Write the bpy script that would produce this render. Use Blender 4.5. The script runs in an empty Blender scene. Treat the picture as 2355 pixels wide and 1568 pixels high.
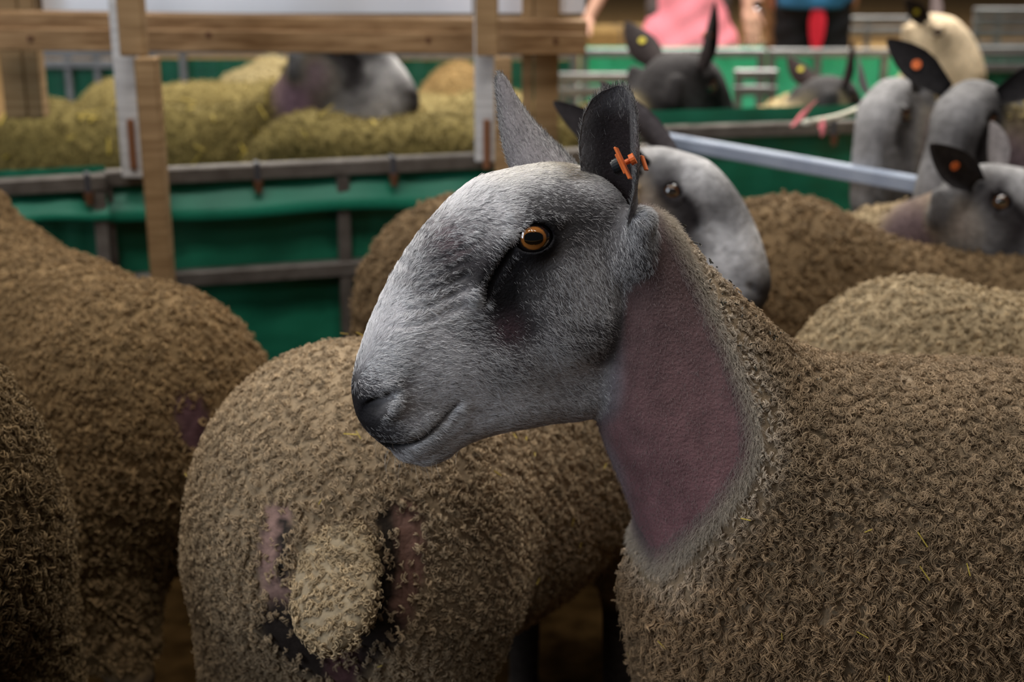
import bpy, math, random
import numpy as np
from mathutils import Matrix, Vector

rng = np.random.default_rng(7)
random.seed(7)
SC = bpy.context.scene
COL = SC.collection
R_ = math.radians

# ------------------------------------------------------------------ camera
FPX = 2355 * 50 / 36.0
PITCH = R_(17)
CAM = np.array([0, 0, 1.35])
c_r = np.array([1.0, 0, 0]); c_f = np.array([0, math.cos(PITCH), -math.sin(PITCH)]); c_u = np.array([0, math.sin(PITCH), math.cos(PITCH)])
cam = bpy.data.cameras.new('camera'); camo = bpy.data.objects.new('camera', cam); COL.objects.link(camo)
camo.location = CAM; camo.rotation_euler = (R_(90) - PITCH, 0, 0)
cam.lens = 50; cam.sensor_width = 36; cam.sensor_fit = 'HORIZONTAL'
cam.dof.use_dof = True; cam.dof.focus_distance = 1.38; cam.dof.aperture_fstop = 4.2
SC.camera = camo
SC.view_settings.view_transform = 'Standard'; SC.view_settings.look = 'None'
SC.view_settings.gamma = 1; SC.view_settings.use_curve_mapping = False
SC.view_settings.exposure = 0.10

def ray(px, py):
    return c_f + (px - 1177.5) / FPX * c_r + (784 - py) / FPX * c_u
def at(px, py, depth):                    # point at an optical depth
    return CAM + depth * ray(px, py)
def atY(px, py, Y):                       # point at world distance Y
    r = ray(px, py); return CAM + r * (Y / r[1])
def atZ(px, py, Z):
    r = ray(px, py); return CAM + r * ((Z - CAM[2]) / r[2])

# ------------------------------------------------------------------ light
w = bpy.data.worlds.new('world'); SC.world = w; w.use_nodes = True
bg = w.node_tree.nodes['Background']; bg.inputs[0].default_value = (0.80, 0.88, 1.0, 1); bg.inputs[1].default_value = 0.028
def area(name, loc, target, sx, sy, power, col):
    l = bpy.data.lights.new(name, 'AREA'); l.shape = 'RECTANGLE'; l.size = sx; l.size_y = sy; l.energy = power; l.color = col
    o = bpy.data.objects.new(name, l); COL.objects.link(o); o.location = loc
    o.rotation_euler = (Vector(target) - Vector(loc)).to_track_quat('-Z', 'Y').to_euler(); return o
for lx, ly, pw in ((-2.0, .7, 44), (-.5, .8, 44), (1.1, 1.0, 34), (-1.6, 2.9, 12), (.2, 3.1, 10), (1.8, 3.1, 12), (-1.4, -2.3, 12), (-.1, -2.3, 12), (1.2, -2.3, 8)):
    area('barn_strip_light', (lx, ly, 4.4), (lx * .8 - .05, ly + .1, 0), .22, 1.3, pw, (1.0, 0.97, 0.92))
for lx, ly, pw in ((-1.5, 5.2, 165), (1.2, 5.2, 165), (-1.8, 8.0, 110), (1.6, 7.6, 300), (4.2, 8.0, 170), (2.5, 12.5, 320), (-2.5, 12.5, 200)):
    area('barn_strip_light_far', (lx, ly, 4.6), (lx, ly, 0), .3, 1.6, pw, (1.0, 0.95, 0.85))
area('barn_doorway_light', (-4.6, -1.5, 2.1), (0.0, 1.6, 0.9), 1.6, 2.8, 105, (0.80, 0.89, 1.0))

# ------------------------------------------------------------------ numpy sdf tools
def smin(a, b, k):
    h = np.clip(.5 + .5 * (b - a) / k, 0, 1); return b + (a - b) * h - k * h * (1 - h)
def smax(a, b, k): return -smin(-a, -b, k)
def ell(p, c, r):
    q = (p - np.asarray(c, float)); r = np.asarray(r, float)
    k0 = np.sqrt(((q / r) ** 2).sum(1)); k1 = np.sqrt(((q / r ** 2) ** 2).sum(1)) + 1e-9
    return k0 * (k0 - 1) / k1
def cone(p, a, b, ra, rb):
    a = np.asarray(a, float); b = np.asarray(b, float); d = b - a
    t = np.clip(((p - a) @ d) / (d @ d), 0, 1)
    return np.sqrt(((p - a - t[:, None] * d) ** 2).sum(1)) - (ra + (rb - ra) * t)
def smooth01(x): x = np.clip(x, 0, 1); return x * x * (3 - 2 * x)

def surface(fn, lo, hi, h, coarse=4, relax=2):
    """isosurface of fn inside the box (naive surface nets, only evaluated near the surface)"""
    lo = np.asarray(lo, float); hi = np.asarray(hi, float)
    n = np.ceil((hi - lo) / h / coarse).astype(int) * coarse
    nc = n // coarse
    ax = [lo[i] + (np.arange(nc[i]) + .5) * h * coarse - h * .5 for i in range(3)]
    G = np.stack(np.meshgrid(*ax, indexing='ij'), -1).reshape(-1, 3)
    dc = fn(G).reshape(nc)
    V = np.repeat(np.repeat(np.repeat(dc, coarse, 0), coarse, 1), coarse, 2).astype(np.float32)
    m = np.abs(V) < h * coarse * 1.6
    I = np.argwhere(m)
    V[m] = fn(lo + I * h)
    S = V < 0
    cnt = np.zeros(tuple(np.array(V.shape) - 1), np.int8)
    for a in (0, 1):
        for b in (0, 1):
            for c in (0, 1):
                cnt += S[a:V.shape[0] - 1 + a, b:V.shape[1] - 1 + b, c:V.shape[2] - 1 + c]
    act = (cnt > 0) & (cnt < 8)
    C = np.argwhere(act)
    idx = np.full(act.shape, -1, np.int32); idx[act] = np.arange(len(C))
    acc = np.zeros((len(C), 3)); num = np.zeros(len(C))
    cor = np.array([(a, b, c) for a in (0, 1) for b in (0, 1) for c in (0, 1)])
    vals = np.stack([V[C[:, 0] + q[0], C[:, 1] + q[1], C[:, 2] + q[2]] for q in cor], 1)
    for i in range(8):
        for j in range(i + 1, 8):
            if np.abs(cor[i] - cor[j]).sum() != 1: continue
            s = (vals[:, i] < 0) != (vals[:, j] < 0)
            t = vals[s, i] / (vals[s, i] - vals[s, j])
            acc[s] += cor[i] + t[:, None] * (cor[j] - cor[i]); num[s] += 1
    P = lo + (C + acc / num[:, None]) * h
    quads = []
    for a in range(3):
        b, c = (a + 1) % 3, (a + 2) % 3
        sl0 = [slice(None)] * 3; sl1 = [slice(None)] * 3
        sl0[a] = slice(0, -1); sl1[a] = slice(1, None)
        E = np.argwhere(S[tuple(sl0)] != S[tuple(sl1)])
        E = E[(E[:, b] > 0) & (E[:, c] > 0) & (E[:, b] < V.shape[b] - 1) & (E[:, c] < V.shape[c] - 1)]
        def cid(db, dc_):
            K = E.copy(); K[:, b] -= db; K[:, c] -= dc_; return idx[K[:, 0], K[:, 1], K[:, 2]]
        q = np.stack([cid(1, 1), cid(0, 1), cid(0, 0), cid(1, 0)], 1)
        ins = S[E[:, 0], E[:, 1], E[:, 2]]
        q[~ins] = q[~ins][:, ::-1]
        quads.append(q)
    Q = np.concatenate(quads); Q = Q[(Q >= 0).all(1)]
    e = h * .5
    for _ in range(relax):
        d = fn(P)
        g = np.stack([fn(P + np.eye(3)[i] * e) - fn(P - np.eye(3)[i] * e) for i in range(3)], 1) / (2 * e)
        gl = np.sqrt((g ** 2).sum(1)) + 1e-6
        P = P - g / gl[:, None] * np.clip(d / np.maximum(gl, .3), -h, h)[:, None]
    return P, Q

def make_mesh(name, P, F, mat, parent=None, col=None, smooth=True):
    me = bpy.data.meshes.new(name)
    P = np.asarray(P, np.float32); F = np.asarray(F, np.int32)
    k = F.shape[1]
    me.vertices.add(len(P)); me.vertices.foreach_set('co', P.ravel())
    me.loops.add(F.size); me.loops.foreach_set('vertex_index', F.ravel())
    me.polygons.add(len(F)); me.polygons.foreach_set('loop_start', np.arange(len(F), dtype=np.int32) * k)
    me.update(calc_edges=True); me.validate()
    if smooth: me.polygons.foreach_set('use_smooth', np.ones(len(me.polygons), bool))
    if col is not None:
        at_ = me.color_attributes.new('Col', 'FLOAT_COLOR', 'POINT')
        c4 = np.ones((len(P), 4), np.float32); c4[:, :3] = col; at_.data.foreach_set('color', c4.ravel())
    me.materials.append(mat)
    o = bpy.data.objects.new(name, me); COL.objects.link(o)
    if parent: o.parent = parent
    return o

def normals_of(P, Q):
    a, b, c, d = (P[Q[:, i]] for i in range(4))
    n = np.cross(c - a, d - b)
    N = np.zeros_like(P)
    for i in range(4): np.add.at(N, Q[:, i], n)
    return N / (np.sqrt((N ** 2).sum(1, keepdims=True)) + 1e-12), np.sqrt((n ** 2).sum(1)) * .5

def scatter(P, Q, N, area_, count, wgt=None):
    """random points on the quads: positions, normals"""
    p = area_ if wgt is None else area_ * wgt
    f = rng.choice(len(Q), count, p=p / p.sum())
    u = rng.random(count)[:, None]; v = rng.random(count)[:, None]
    def mix(A):
        a, b, c, d = (A[Q[f, i]] for i in range(4))
        return (a * (1 - u) + b * u) * (1 - v) + (d * (1 - u) + c * u) * v
    X = mix(P); n = mix(N); n /= np.sqrt((n ** 2).sum(1, keepdims=True)) + 1e-12
    return X, n

def hair(name, pts, rad, col, mat, parent, label=None):
    """pts (n,k,3), rad (k,) or (n,k), col (n,3)"""
    n, k, _ = pts.shape
    hc = bpy.data.hair_curves.new(name)
    hc.add_curves([k] * n)
    hc.attributes['position'].data.foreach_set('vector', pts.astype(np.float32).ravel())
    ra = hc.attributes.get('radius') or hc.attributes.new('radius', 'FLOAT', 'POINT')
    ra.data.foreach_set('value', np.broadcast_to(np.asarray(rad, np.float32), (n, k)).astype(np.float32).ravel())
    ca = hc.attributes.new('tint', 'FLOAT_COLOR', 'CURVE')
    c4 = np.ones((n, 4), np.float32); c4[:, :3] = col; ca.data.foreach_set('color', c4.ravel())
    hc.materials.append(mat)
    o = bpy.data.objects.new(name, hc); COL.objects.link(o); o.parent = parent; o['kind'] = 'stuff'
    if label: o['label'] = label
    return o

# ------------------------------------------------------------------ materials
def nodes_mat(name):
    m = bpy.data.materials.new(name); m.use_nodes = True
    nt = m.node_tree; b = nt.nodes['Principled BSDF']; return m, nt, b
def plain(name, col, rough=.7, metal=0, spec=.4):
    m, nt, b = nodes_mat(name); b.inputs['Base Color'].default_value = (*col, 1); b.inputs['Roughness'].default_value = rough
    b.inputs['Metallic'].default_value = metal; b.inputs['Specular IOR Level'].default_value = spec; return m
def attr_mat(name, attr, rough=.8, spec=.2, bump=None, noise=None, sheen=0):
    m, nt, b = nodes_mat(name)
    a = nt.nodes.new('ShaderNodeAttribute'); a.attribute_name = attr; out = a.outputs['Color']
    b.inputs['Roughness'].default_value = rough; b.inputs['Specular IOR Level'].default_value = spec
    if noise:
        tc = nt.nodes.new('ShaderNodeTexCoord'); nz = nt.nodes.new('ShaderNodeTexNoise'); nz.inputs['Scale'].default_value = noise[0]; nz.inputs['Detail'].default_value = 6
        nt.links.new(tc.outputs['Object'], nz.inputs['Vector'])
        mr = nt.nodes.new('ShaderNodeMapRange'); mr.inputs[1].default_value = .3; mr.inputs[2].default_value = .7; mr.inputs[3].default_value = 1 - noise[1]; mr.inputs[4].default_value = 1 + noise[1]
        nt.links.new(nz.outputs[0], mr.inputs[0])
        mx = nt.nodes.new('ShaderNodeMix'); mx.data_type = 'RGBA'; mx.blend_type = 'MULTIPLY'; mx.inputs[0].default_value = 1
        nt.links.new(out, mx.inputs[6]); nt.links.new(mr.outputs[0], mx.inputs[7]); out = mx.outputs[2]
        if bump:
            n2 = nt.nodes.new('ShaderNodeTexNoise'); n2.inputs['Scale'].default_value = bump[0]; n2.inputs['Detail'].default_value = 4
            nt.links.new(tc.outputs['Object'], n2.inputs['Vector'])
            bp = nt.nodes.new('ShaderNodeBump'); bp.inputs['Strength'].default_value = bump[1]; bp.inputs['Distance'].default_value = .004
            nt.links.new(n2.outputs[0], bp.inputs['Height']); nt.links.new(bp.outputs[0], b.inputs['Normal'])
    nt.links.new(out, b.inputs['Base Color']); return m
M_skin = attr_mat('sheep_skin', 'Col', .75, .25, (300, .35), (45, .22))
M_fleecebase = attr_mat('sheep_body', 'Col', .9, .1, (90, .6), (60, .25))
M_hair = attr_mat('short_hair', 'tint', .6, .25)
M_wool = attr_mat('wool', 'tint', .75, .15)
def noisy(name, c1, c2, scale, rough=.8, stretch=(1, 1, 1), metal=0, bump=0, detail=6, spec=.3):
    m, nt, b = nodes_mat(name)
    tc = nt.nodes.new('ShaderNodeTexCoord'); mp = nt.nodes.new('ShaderNodeMapping'); mp.inputs['Scale'].default_value = stretch
    nz = nt.nodes.new('ShaderNodeTexNoise'); nz.inputs['Scale'].default_value = scale; nz.inputs['Detail'].default_value = detail
    cr = nt.nodes.new('ShaderNodeValToRGB'); cr.color_ramp.elements[0].position = .32; cr.color_ramp.elements[1].position = .68
    cr.color_ramp.elements[0].color = (*c1, 1); cr.color_ramp.elements[1].color = (*c2, 1)
    nt.links.new(tc.outputs['Object'], mp.inputs[0]); nt.links.new(mp.outputs[0], nz.inputs['Vector']); nt.links.new(nz.outputs[0], cr.inputs[0])
    nt.links.new(cr.outputs[0], b.inputs['Base Color'])
    b.inputs['Roughness'].default_value = rough; b.inputs['Metallic'].default_value = metal; b.inputs['Specular IOR Level'].default_value = spec
    if bump:
        bp = nt.nodes.new('ShaderNodeBump'); bp.inputs['Strength'].default_value = bump; bp.inputs['Distance'].default_value = .01
        nt.links.new(nz.outputs[0], bp.inputs['Height']); nt.links.new(bp.outputs[0], b.inputs['Normal'])
    return m
M_straw = noisy('straw_floor', (.10, .055, .02), (.30, .18, .07), 14, .9, bump=.8)
M_wood = noisy('pine_wood', (.20, .115, .05), (.36, .23, .115), 6, .75, (1, 1, 12), bump=.1)
M_woodh = noisy('pine_rail_wood', (.17, .088, .035), (.36, .22, .11), 6, .7, (1.2, 12, 12), bump=.1)
M_woodgrey = noisy('pale_grey_wood', (.46, .445, .445), (.64, .625, .625), 8, .8, (1, 1, 10), bump=.1)  # stud wood, greyer and paler than the pine battens
M_slot = plain('slot_wood', (.22, .09, .04), .8)
M_knot = plain('knot_wood', (.10, .04, .015), .7)
M_galv = noisy('galvanised_steel', (.16, .16, .165), (.26, .26, .265), 20, .42, metal=.7)
M_galvl = noisy('bright_galvanised_steel', (.20, .235, .32), (.27, .31, .40), 14, .6, metal=.0)
M_dark = noisy('dark_steel', (.10, .085, .075), (.17, .15, .135), 25, .5, metal=.4)
M_green = noisy('green_tarpaulin', (.005, .10, .055), (.012, .17, .095), 3, .45, (1, 1, 5), bump=.15, spec=.4)
M_green_lit = noisy('lit_green_tarpaulin', (.12, .62, .40), (.18, .74, .50), 4, .5, bump=.1)  # same green sheeting, with the strong light on it put into the colour
M_hem_lit = noisy('lit_green_hem', (.006, .14, .08), (.011, .19, .115), 4, .45)  # lit copy of the sheet green; hem also slants out to catch light
M_board = noisy('white_board', (.76, .78, .88), (.84, .86, .95), 1.5, .6)
M_eyeblack = plain('pupil', (.003, .003, .003), .08, spec=.8)
M_orange = noisy('orange_plastic', (.62, .13, .03), (.75, .18, .05), 60, .4)
M_yellow = plain('yellow_plastic', (.55, .45, .03), .4)
M_blackp = plain('black_plastic', (.015, .017, .02), .3)
M_tie = plain('cable_tie', (.05, .05, .06), .5)

# ------------------------------------------------------------------ sagittal relief shapes
def poly_sdf(poly, X, Y):
    """signed distance to a closed polygon (negative inside) on arrays"""
    d = np.full(X.shape, 1e9); ins = np.zeros(X.shape, bool); n = len(poly)
    for i in range(n):
        ax, ay = poly[i]; bx, by = poly[(i + 1) % n]
        ex, ey = bx - ax, by - ay; wx, wy = X - ax, Y - ay
        t = np.clip((wx * ex + wy * ey) / (ex * ex + ey * ey + 1e-12), 0, 1)
        d = np.minimum(d, (wx - ex * t) ** 2 + (wy - ey * t) ** 2)
        c = (ay > Y) != (by > Y)
        xi = ax + (Y - ay) / (by - ay + 1e-12) * ex
        ins ^= c & (X < xi)
    d = np.sqrt(d); return np.where(ins, -d, d)
def line_dist(line, X, Y):
    d = np.full(X.shape, 1e9)
    for (ax, ay), (bx, by) in zip(line[:-1], line[1:]):
        ex, ey = bx - ax, by - ay; wx, wy = X - ax, Y - ay
        t = np.clip((wx * ex + wy * ey) / (ex * ex + ey * ey + 1e-12), 0, 1)
        d = np.minimum(d, (wx - ex * t) ** 2 + (wy - ey * t) ** 2)
    return np.sqrt(d)
def catmull(P, n=5, closed=True):
    P = np.asarray(P, float); out = []; N = len(P)
    for i in range(N if closed else N - 1):
        if closed: p0, p1, p2, p3 = P[i - 1], P[i], P[(i + 1) % N], P[(i + 2) % N]
        else: p0, p1, p2, p3 = P[max(i - 1, 0)], P[i], P[i + 1], P[min(i + 2, N - 1)]
        for t in np.arange(n) / n:
            out.append(.5 * ((2 * p1) + (p2 - p0) * t + (2 * p0 - 5 * p1 + 4 * p2 - p3) * t * t + (3 * p1 - p0 - 3 * p2 + p3) * t ** 3))
    if not closed: out.append(P[-1])
    return np.array(out)
def rbf(ctrl, X, Y, sig):
    num = 0; den = 1e-12
    for x, y, v in ctrl:
        g = np.exp(-((X - x) ** 2 + (Y - y) ** 2) / (2 * sig * sig)) + 1e-7 / (1e-3 + (X - x) ** 2 + (Y - y) ** 2)
        num = num + g * v; den = den + g
    return num / den
class Field2:
    def __init__(s, lo, hi, h):
        s.lo = np.array(lo); s.h = h; s.n = np.ceil((np.array(hi) - s.lo) / h).astype(int) + 1
        s.X, s.Y = np.meshgrid(s.lo[0] + np.arange(s.n[0]) * h, s.lo[1] + np.arange(s.n[1]) * h, indexing='ij')
    def get(s, A, x, y):
        fx = np.clip((x - s.lo[0]) / s.h, 0, s.n[0] - 1.001); fy = np.clip((y - s.lo[1]) / s.h, 0, s.n[1] - 1.001)
        i = fx.astype(int); j = fy.astype(int); u = fx - i; v = fy - j
        return (A[i, j] * (1 - u) + A[i + 1, j] * u) * (1 - v) + (A[i, j + 1] * (1 - u) + A[i + 1, j + 1] * u) * v
    def out(s, x, y):
        hx = s.lo[0] + (s.n[0] - 1) * s.h; hy = s.lo[1] + (s.n[1] - 1) * s.h
        return np.hypot(np.maximum(np.maximum(s.lo[0] - x, x - hx), 0), np.maximum(np.maximum(s.lo[1] - y, y - hy), 0))
def sag_sdf(F, D, B, Rr, x, v, y):
    d2 = F.get(D, x, y) + F.out(x, y); b = F.get(B, x, y); r = F.get(Rr, x, y)
    qx = d2 + r; qy = np.abs(v) - b + r
    return np.minimum(np.maximum(qx, qy), 0) + np.hypot(np.maximum(qx, 0), np.maximum(qy, 0)) - r

# ------------------------------------------------------------------ the head all the sheep share (modelled on the near ram)
# head frame: s forward, v to the animal's left, w up; metres; origin between the eyes
YAW_A = R_(202)
H0 = at(1176, 515, 1.42)
fA = np.array([math.cos(YAW_A), math.sin(YAW_A), 0]); nA = np.array([-math.sin(YAW_A), math.cos(YAW_A), 0])
def head_px(px, py, v=0.0):               # where a line of sight meets the plane v = const of the near ram's head
    r = ray(px, py); t = ((H0 - CAM) @ nA + v) / (r @ nA); p = CAM + r * t - H0
    return (p @ fA, p[2])
def hp(L, v=0.0): return [head_px(x, y, v) for x, y in L]

HEAD_OUT = [(1255, 378), (1180, 392), (1110, 412), (1058, 448), (1010, 494), (960, 552), (915, 622), (880, 690), (854, 750), (834, 810), (820, 860),
            (814, 905), (820, 950), (840, 987), (872, 1016), (893, 1030), (915, 1050), (965, 1064), (1010, 1053), (1042, 1030), (1082, 1008), (1150, 987),
            (1250, 968), (1330, 958), (1390, 930), (1418, 880), (1425, 800), (1430, 700), (1445, 600), (1450, 520), (1430, 450), (1380, 400), (1320, 380)]
HF = Field2((-.22, -.33), (.28, .16), .001)
H_poly = catmull(hp(HEAD_OUT), 4)
H_D = poly_sdf(H_poly, HF.X, HF.Y)
bctrl = []
for x, y, v in [(1300, 400, 48), (1160, 420, 47), (1230, 470, 60), (1228, 545, 54), (1260, 640, 59), (1340, 760, 60), (1390, 890, 44), (1440, 620, 56), (1420, 480, 52),
                (1060, 560, 42), (980, 600, 35), (1010, 700, 42), (920, 700, 34), (880, 800, 35), (960, 800, 42), (855, 900, 36), (930, 920, 41), (950, 980, 37), (880, 990, 30),
                (950, 1050, 22), (1010, 1030, 27), (1090, 985, 30), (1100, 910, 43), (1060, 800, 46), (1230, 930, 42), (1180, 840, 52), (1140, 680, 47), (1165, 560, 51), (1100, 480, 46), (1330, 950, 38)]:
    v /= 1000; bctrl.append((*head_px(x, y, v * .9), v))
H_B = rbf(bctrl, HF.X, HF.Y, .026)
def relief(pts, v, wd, depth):
    d = line_dist(catmull(hp(pts, v), 6, False), HF.X, HF.Y); return depth * np.exp(-(d / wd) ** 2)
MOUTH = [(893, 1034), (930, 1030), (965, 1012), (1000, 980), (1025, 950), (1042, 930)]
TEAR = [(1172, 566), (1150, 605), (1128, 650), (1112, 690)]
NOSTRIL = [(893, 908), (872, 925), (852, 948), (848, 972)]
H_B -= relief(MOUTH, .034, .0026, .010)
H_B += relief([(905, 1012), (950, 998), (990, 965)], .036, .010, .003)
H_B += relief([(915, 1052), (965, 1040), (1010, 1010), (1050, 975)], .03, .008, .002)
H_B -= relief(TEAR, .047, .0036, .0075)
H_B += relief([(1155, 540), (1125, 610), (1090, 680)], .046, .010, .004)
H_B -= relief(NOSTRIL, .036, .0035, .014)
H_B += relief([(900, 880), (862, 895), (838, 935)], .035, .006, .003)
H_B += relief([(905, 930), (880, 965)], .036, .007, .003)
H_B += relief([(1180, 500), (1230, 485), (1290, 505)], .06, .008, .004)          # brow
for k in range(6):                                                                 # soft folds on the side of the nose
    y0 = 560 + 34 * k
    H_B -= relief([(960 - 14 * k, y0 + 40), (1020 - 10 * k, y0 + 12), (1080 - 4 * k, y0 - 30)], .04, .0035, .0016)
H_R = np.clip(H_B * .88, .012, .05)
H_jaw = poly_sdf(catmull(hp([(1060, 1000), (1180, 960), (1300, 930), (1390, 900), (1420, 930), (1380, 985), (1300, 975), (1150, 1000)]), 3), HF.X, HF.Y)
EYE_C = np.array([*head_px(1230, 546, .050), .043])[[0, 2, 1]]     # s, v, w
EYE_R = .0205
def head_sdf(p):
    q = p.copy(); q[:, 1] = np.abs(q[:, 1])
    d = sag_sdf(HF, H_D, H_B, H_R, q[:, 0], q[:, 1], q[:, 2])
    # eye socket and lids
    e = q - EYE_C
    r = np.sqrt((e ** 2).sum(1))
    ax = np.array([.30, .93, .10]); ax /= np.linalg.norm(ax)
    up = np.array([.05, -.12, 1.0]); up -= ax * (up @ ax); up /= np.linalg.norm(up); fr = np.cross(up, ax)
    a = e @ fr; b = e @ up
    openg = (np.sqrt((a / .0192) ** 2 + ((b - .0004) / .0142) ** 2) - 1) * .0142
    openg = np.where((e @ ax) < 0, np.maximum(openg, .002), openg)
    d = smin(d, r - .0232, .012)
    d = smax(d, -(r - EYE_R + .0006), .0015)
    d = np.where(e @ ax > -.004, smax(d, -np.maximum(openg, r - .030), .0022), d)
    # fleshy root of the ear
    d = smin(d, cone(q, EARR[0], EARR[1], .020, .014), .02)
    # nostril
    for (a0, b0, ra, rb) in NOS: d = smax(d, -cone(q, a0, b0, ra, rb), .004)
    return d
n0 = head_px(886, 912, .034); n1 = head_px(856, 942, .034); n2 = head_px(850, 972, .030)
_e0 = head_px(1466, 600, .056); _e1 = head_px(1478, 510, .062)
EARR = [(_e0[0], .050, _e0[1]), (_e1[0], .060, _e1[1])]
NOS = [((n0[0], .036, n0[1]), (n1[0], .034, n1[1]), .0045, .0085), ((n1[0], .034, n1[1]), (n2[0], .033, n2[1]), .0085, .003)]

# fur brightness over the face (a coat pattern in the head's own frame)
LIGHT = []
for x, y, v in [(900, 700, 1), (860, 800, 1), (1000, 800, 1), (950, 940, .75), (1050, 940, 1), (1100, 980, 1), (1180, 960, .95), (1250, 935, .9), (975, 1056, .9), (1130, 430, .95), (1095, 545, .75),
                (1150, 500, .9), (1330, 620, .80), (1385, 660, .62), (1300, 850, .85), (1350, 780, .5), (1000, 900, .95), (860, 650, 1), (1000, 490, .85), (1060, 440, .9), (1200, 400, .9), (1380, 900, .72), (1405, 770, .42), (1340, 930, .75),
                (1228, 545, .04), (1290, 450, .34), (1235, 470, .30), (1140, 650, .03), (1165, 590, .08), (1315, 540, .42), (1150, 740, .18), (1200, 745, .28), (1250, 690, .56), (1210, 630, .36), (862, 928, .0),
                (838, 955, 0), (890, 884, .45), (872, 1000, .10), (905, 1022, .10), (825, 850, .85), (850, 855, .8), (885, 845, .85), (818, 900, .35), (905, 915, .72), (930, 935, .9), (905, 985, .5), (935, 965, .85), (985, 940, 1), (965, 990, .7), (1010, 905, 1), (1010, 590, .46), (1060, 620, .42), (950, 640, .66), (1000, 540, .55), (960, 600, .62), (1180, 810, .55), (1130, 820, .75), (838, 880, .5), (895, 955, .45), (1060, 700, .9), (1100, 760, .6),
                (1270, 760, .65), (1230, 830, .75), (1320, 760, .5), (1290, 610, .6), (1420, 500, .5), (1470, 470, .6), (1480, 540, .6), (1470, 400, .7), (1400, 420, .7), (1340, 400, .85), (1260, 400, .85), (1340, 480, .4), (1450, 600, .4), (1330, 700, .72), (1060, 850, .95), (1380, 560, .55)]:
    LIGHT.append((*head_px(x, y, .045), v))
H_L = np.clip(rbf(LIGHT, HF.X, HF.Y, .0125), 0, 1)
FLOW = []
for x, y, dx, dy in [(880, 720, .55, -.8), (1000, 620, .75, -.55), (960, 560, .75, -.65), (1060, 500, .8, -.5), (1150, 430, .85, -.15), (930, 850, .9, -.1), (900, 960, .9, .25), (1040, 760, .95, .05), (1150, 850, .9, .4),
                     (1250, 900, .9, .4), (1350, 800, .75, .6), (1300, 650, .5, .75), (1390, 600, .35, .8), (1100, 980, .95, .15), (960, 1050, .9, .25), (1290, 450, .7, .3), (1110, 600, .45, .75), (1100, 540, .8, .45), (1180, 760, .75, .5), (1350, 420, .9, .1)]:
    a = head_px(x, y, .045); b = head_px(x + dx * 10, y + dy * 10, .045); f = np.subtract(b, a); f /= np.hypot(*f)
    FLOW.append((a, f))
def flow(s, w):
    gs = sum(0 * s for _ in range(1)); gw = gs.copy()
    for (a, f) in FLOW:
        g = np.exp(-((s - a[0]) ** 2 + (w - a[1]) ** 2) / (2 * .022 ** 2)) + 1e-9
        gs = gs + g * f[0]; gw = gw + g * f[1]
    l = np.hypot(gs, gw) + 1e-12; return gs / l, gw / l

# ------------------------------------------------------------------ ears, eyes, tags
def ear_mesh(base, tip, opening, width, cup0=1.9, cup1=.75, bend=(0, 0, 0), curl=0.0, nu=30, nt=22, th=.0035, prof=None):
    base = np.asarray(base, float); tip = np.asarray(tip, float); L = np.linalg.norm(tip - base)
    el = (tip - base) / L; eo = np.asarray(opening, float); eo -= el * (eo @ el); eo /= np.linalg.norm(eo); ew = np.cross(el, eo)
    pu = prof or [(0, .50), (.15, .66), (.35, .92), (.55, 1), (.72, .93), (.86, .68), (.94, .43), (.985, .2), (1, .04)]
    us = np.concatenate([np.linspace(0, .8, nu - 10), np.linspace(.8, 1, 11)[1:]])
    W = np.interp(us, [a for a, _ in pu], [b for _, b in pu]) * width * .5
    cup = cup0 + (cup1 - cup0) * smooth01(us / .65)
    rows_o, rows_i = [], []
    T = np.linspace(-1, 1, nt)
    for u, wd, ph in zip(us, W, cup):
        R = wd / ph; a = T * ph
        asym = 1 + curl * np.maximum(T, 0)
        c = base + el * L * u + np.asarray(bend) * math.sin(math.pi * u)
        mid = c + (np.sin(a)[:, None] * ew * R + ((1 - np.cos(a)) * R * asym)[:, None] * eo)
        nn = -(np.sin(a)[:, None] * ew - np.cos(a)[:, None] * eo)
        t2 = th * np.sqrt(np.maximum(1 - np.abs(T) ** 6, 0.05))[:, None] * (1.0 if u < .97 else .6)
        rows_i.append(mid + nn * t2 * .5); rows_o.append(mid - nn * t2 * .5)
    I = np.array(rows_i); O = np.array(rows_o); n = len(us)
    P = np.concatenate([I.reshape(-1, 3), O.reshape(-1, 3)]); off = n * nt; F = []
    for i in range(n - 1):
        for j in range(nt - 1):
            q = [i * nt + j, i * nt + j + 1, (i + 1) * nt + j + 1, (i + 1) * nt + j]
            F.append(q[::-1]); F.append([x + off for x in q])
    for i in range(n - 1):
        for j, fl in ((0, 0), (nt - 1, 1)):
            q = [i * nt + j, (i + 1) * nt + j, (i + 1) * nt + j + off, i * nt + j + off]; F.append(q[::-1] if fl else q)
    for i in (0, n - 1):
        for j in range(nt - 1):
            q = [i * nt + j, i * nt + j + 1, i * nt + j + 1 + off, i * nt + j + off]; F.append(q[::-1] if i else q)
    uu = np.repeat(us, nt); tt = np.tile(T, n)
    return P, np.array(F), np.concatenate([uu, uu]), np.concatenate([tt, tt]), np.arange(2 * off) < off
def xf(M, P): M = np.array(M); return P @ M[:3, :3].T + M[:3, 3]
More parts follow.
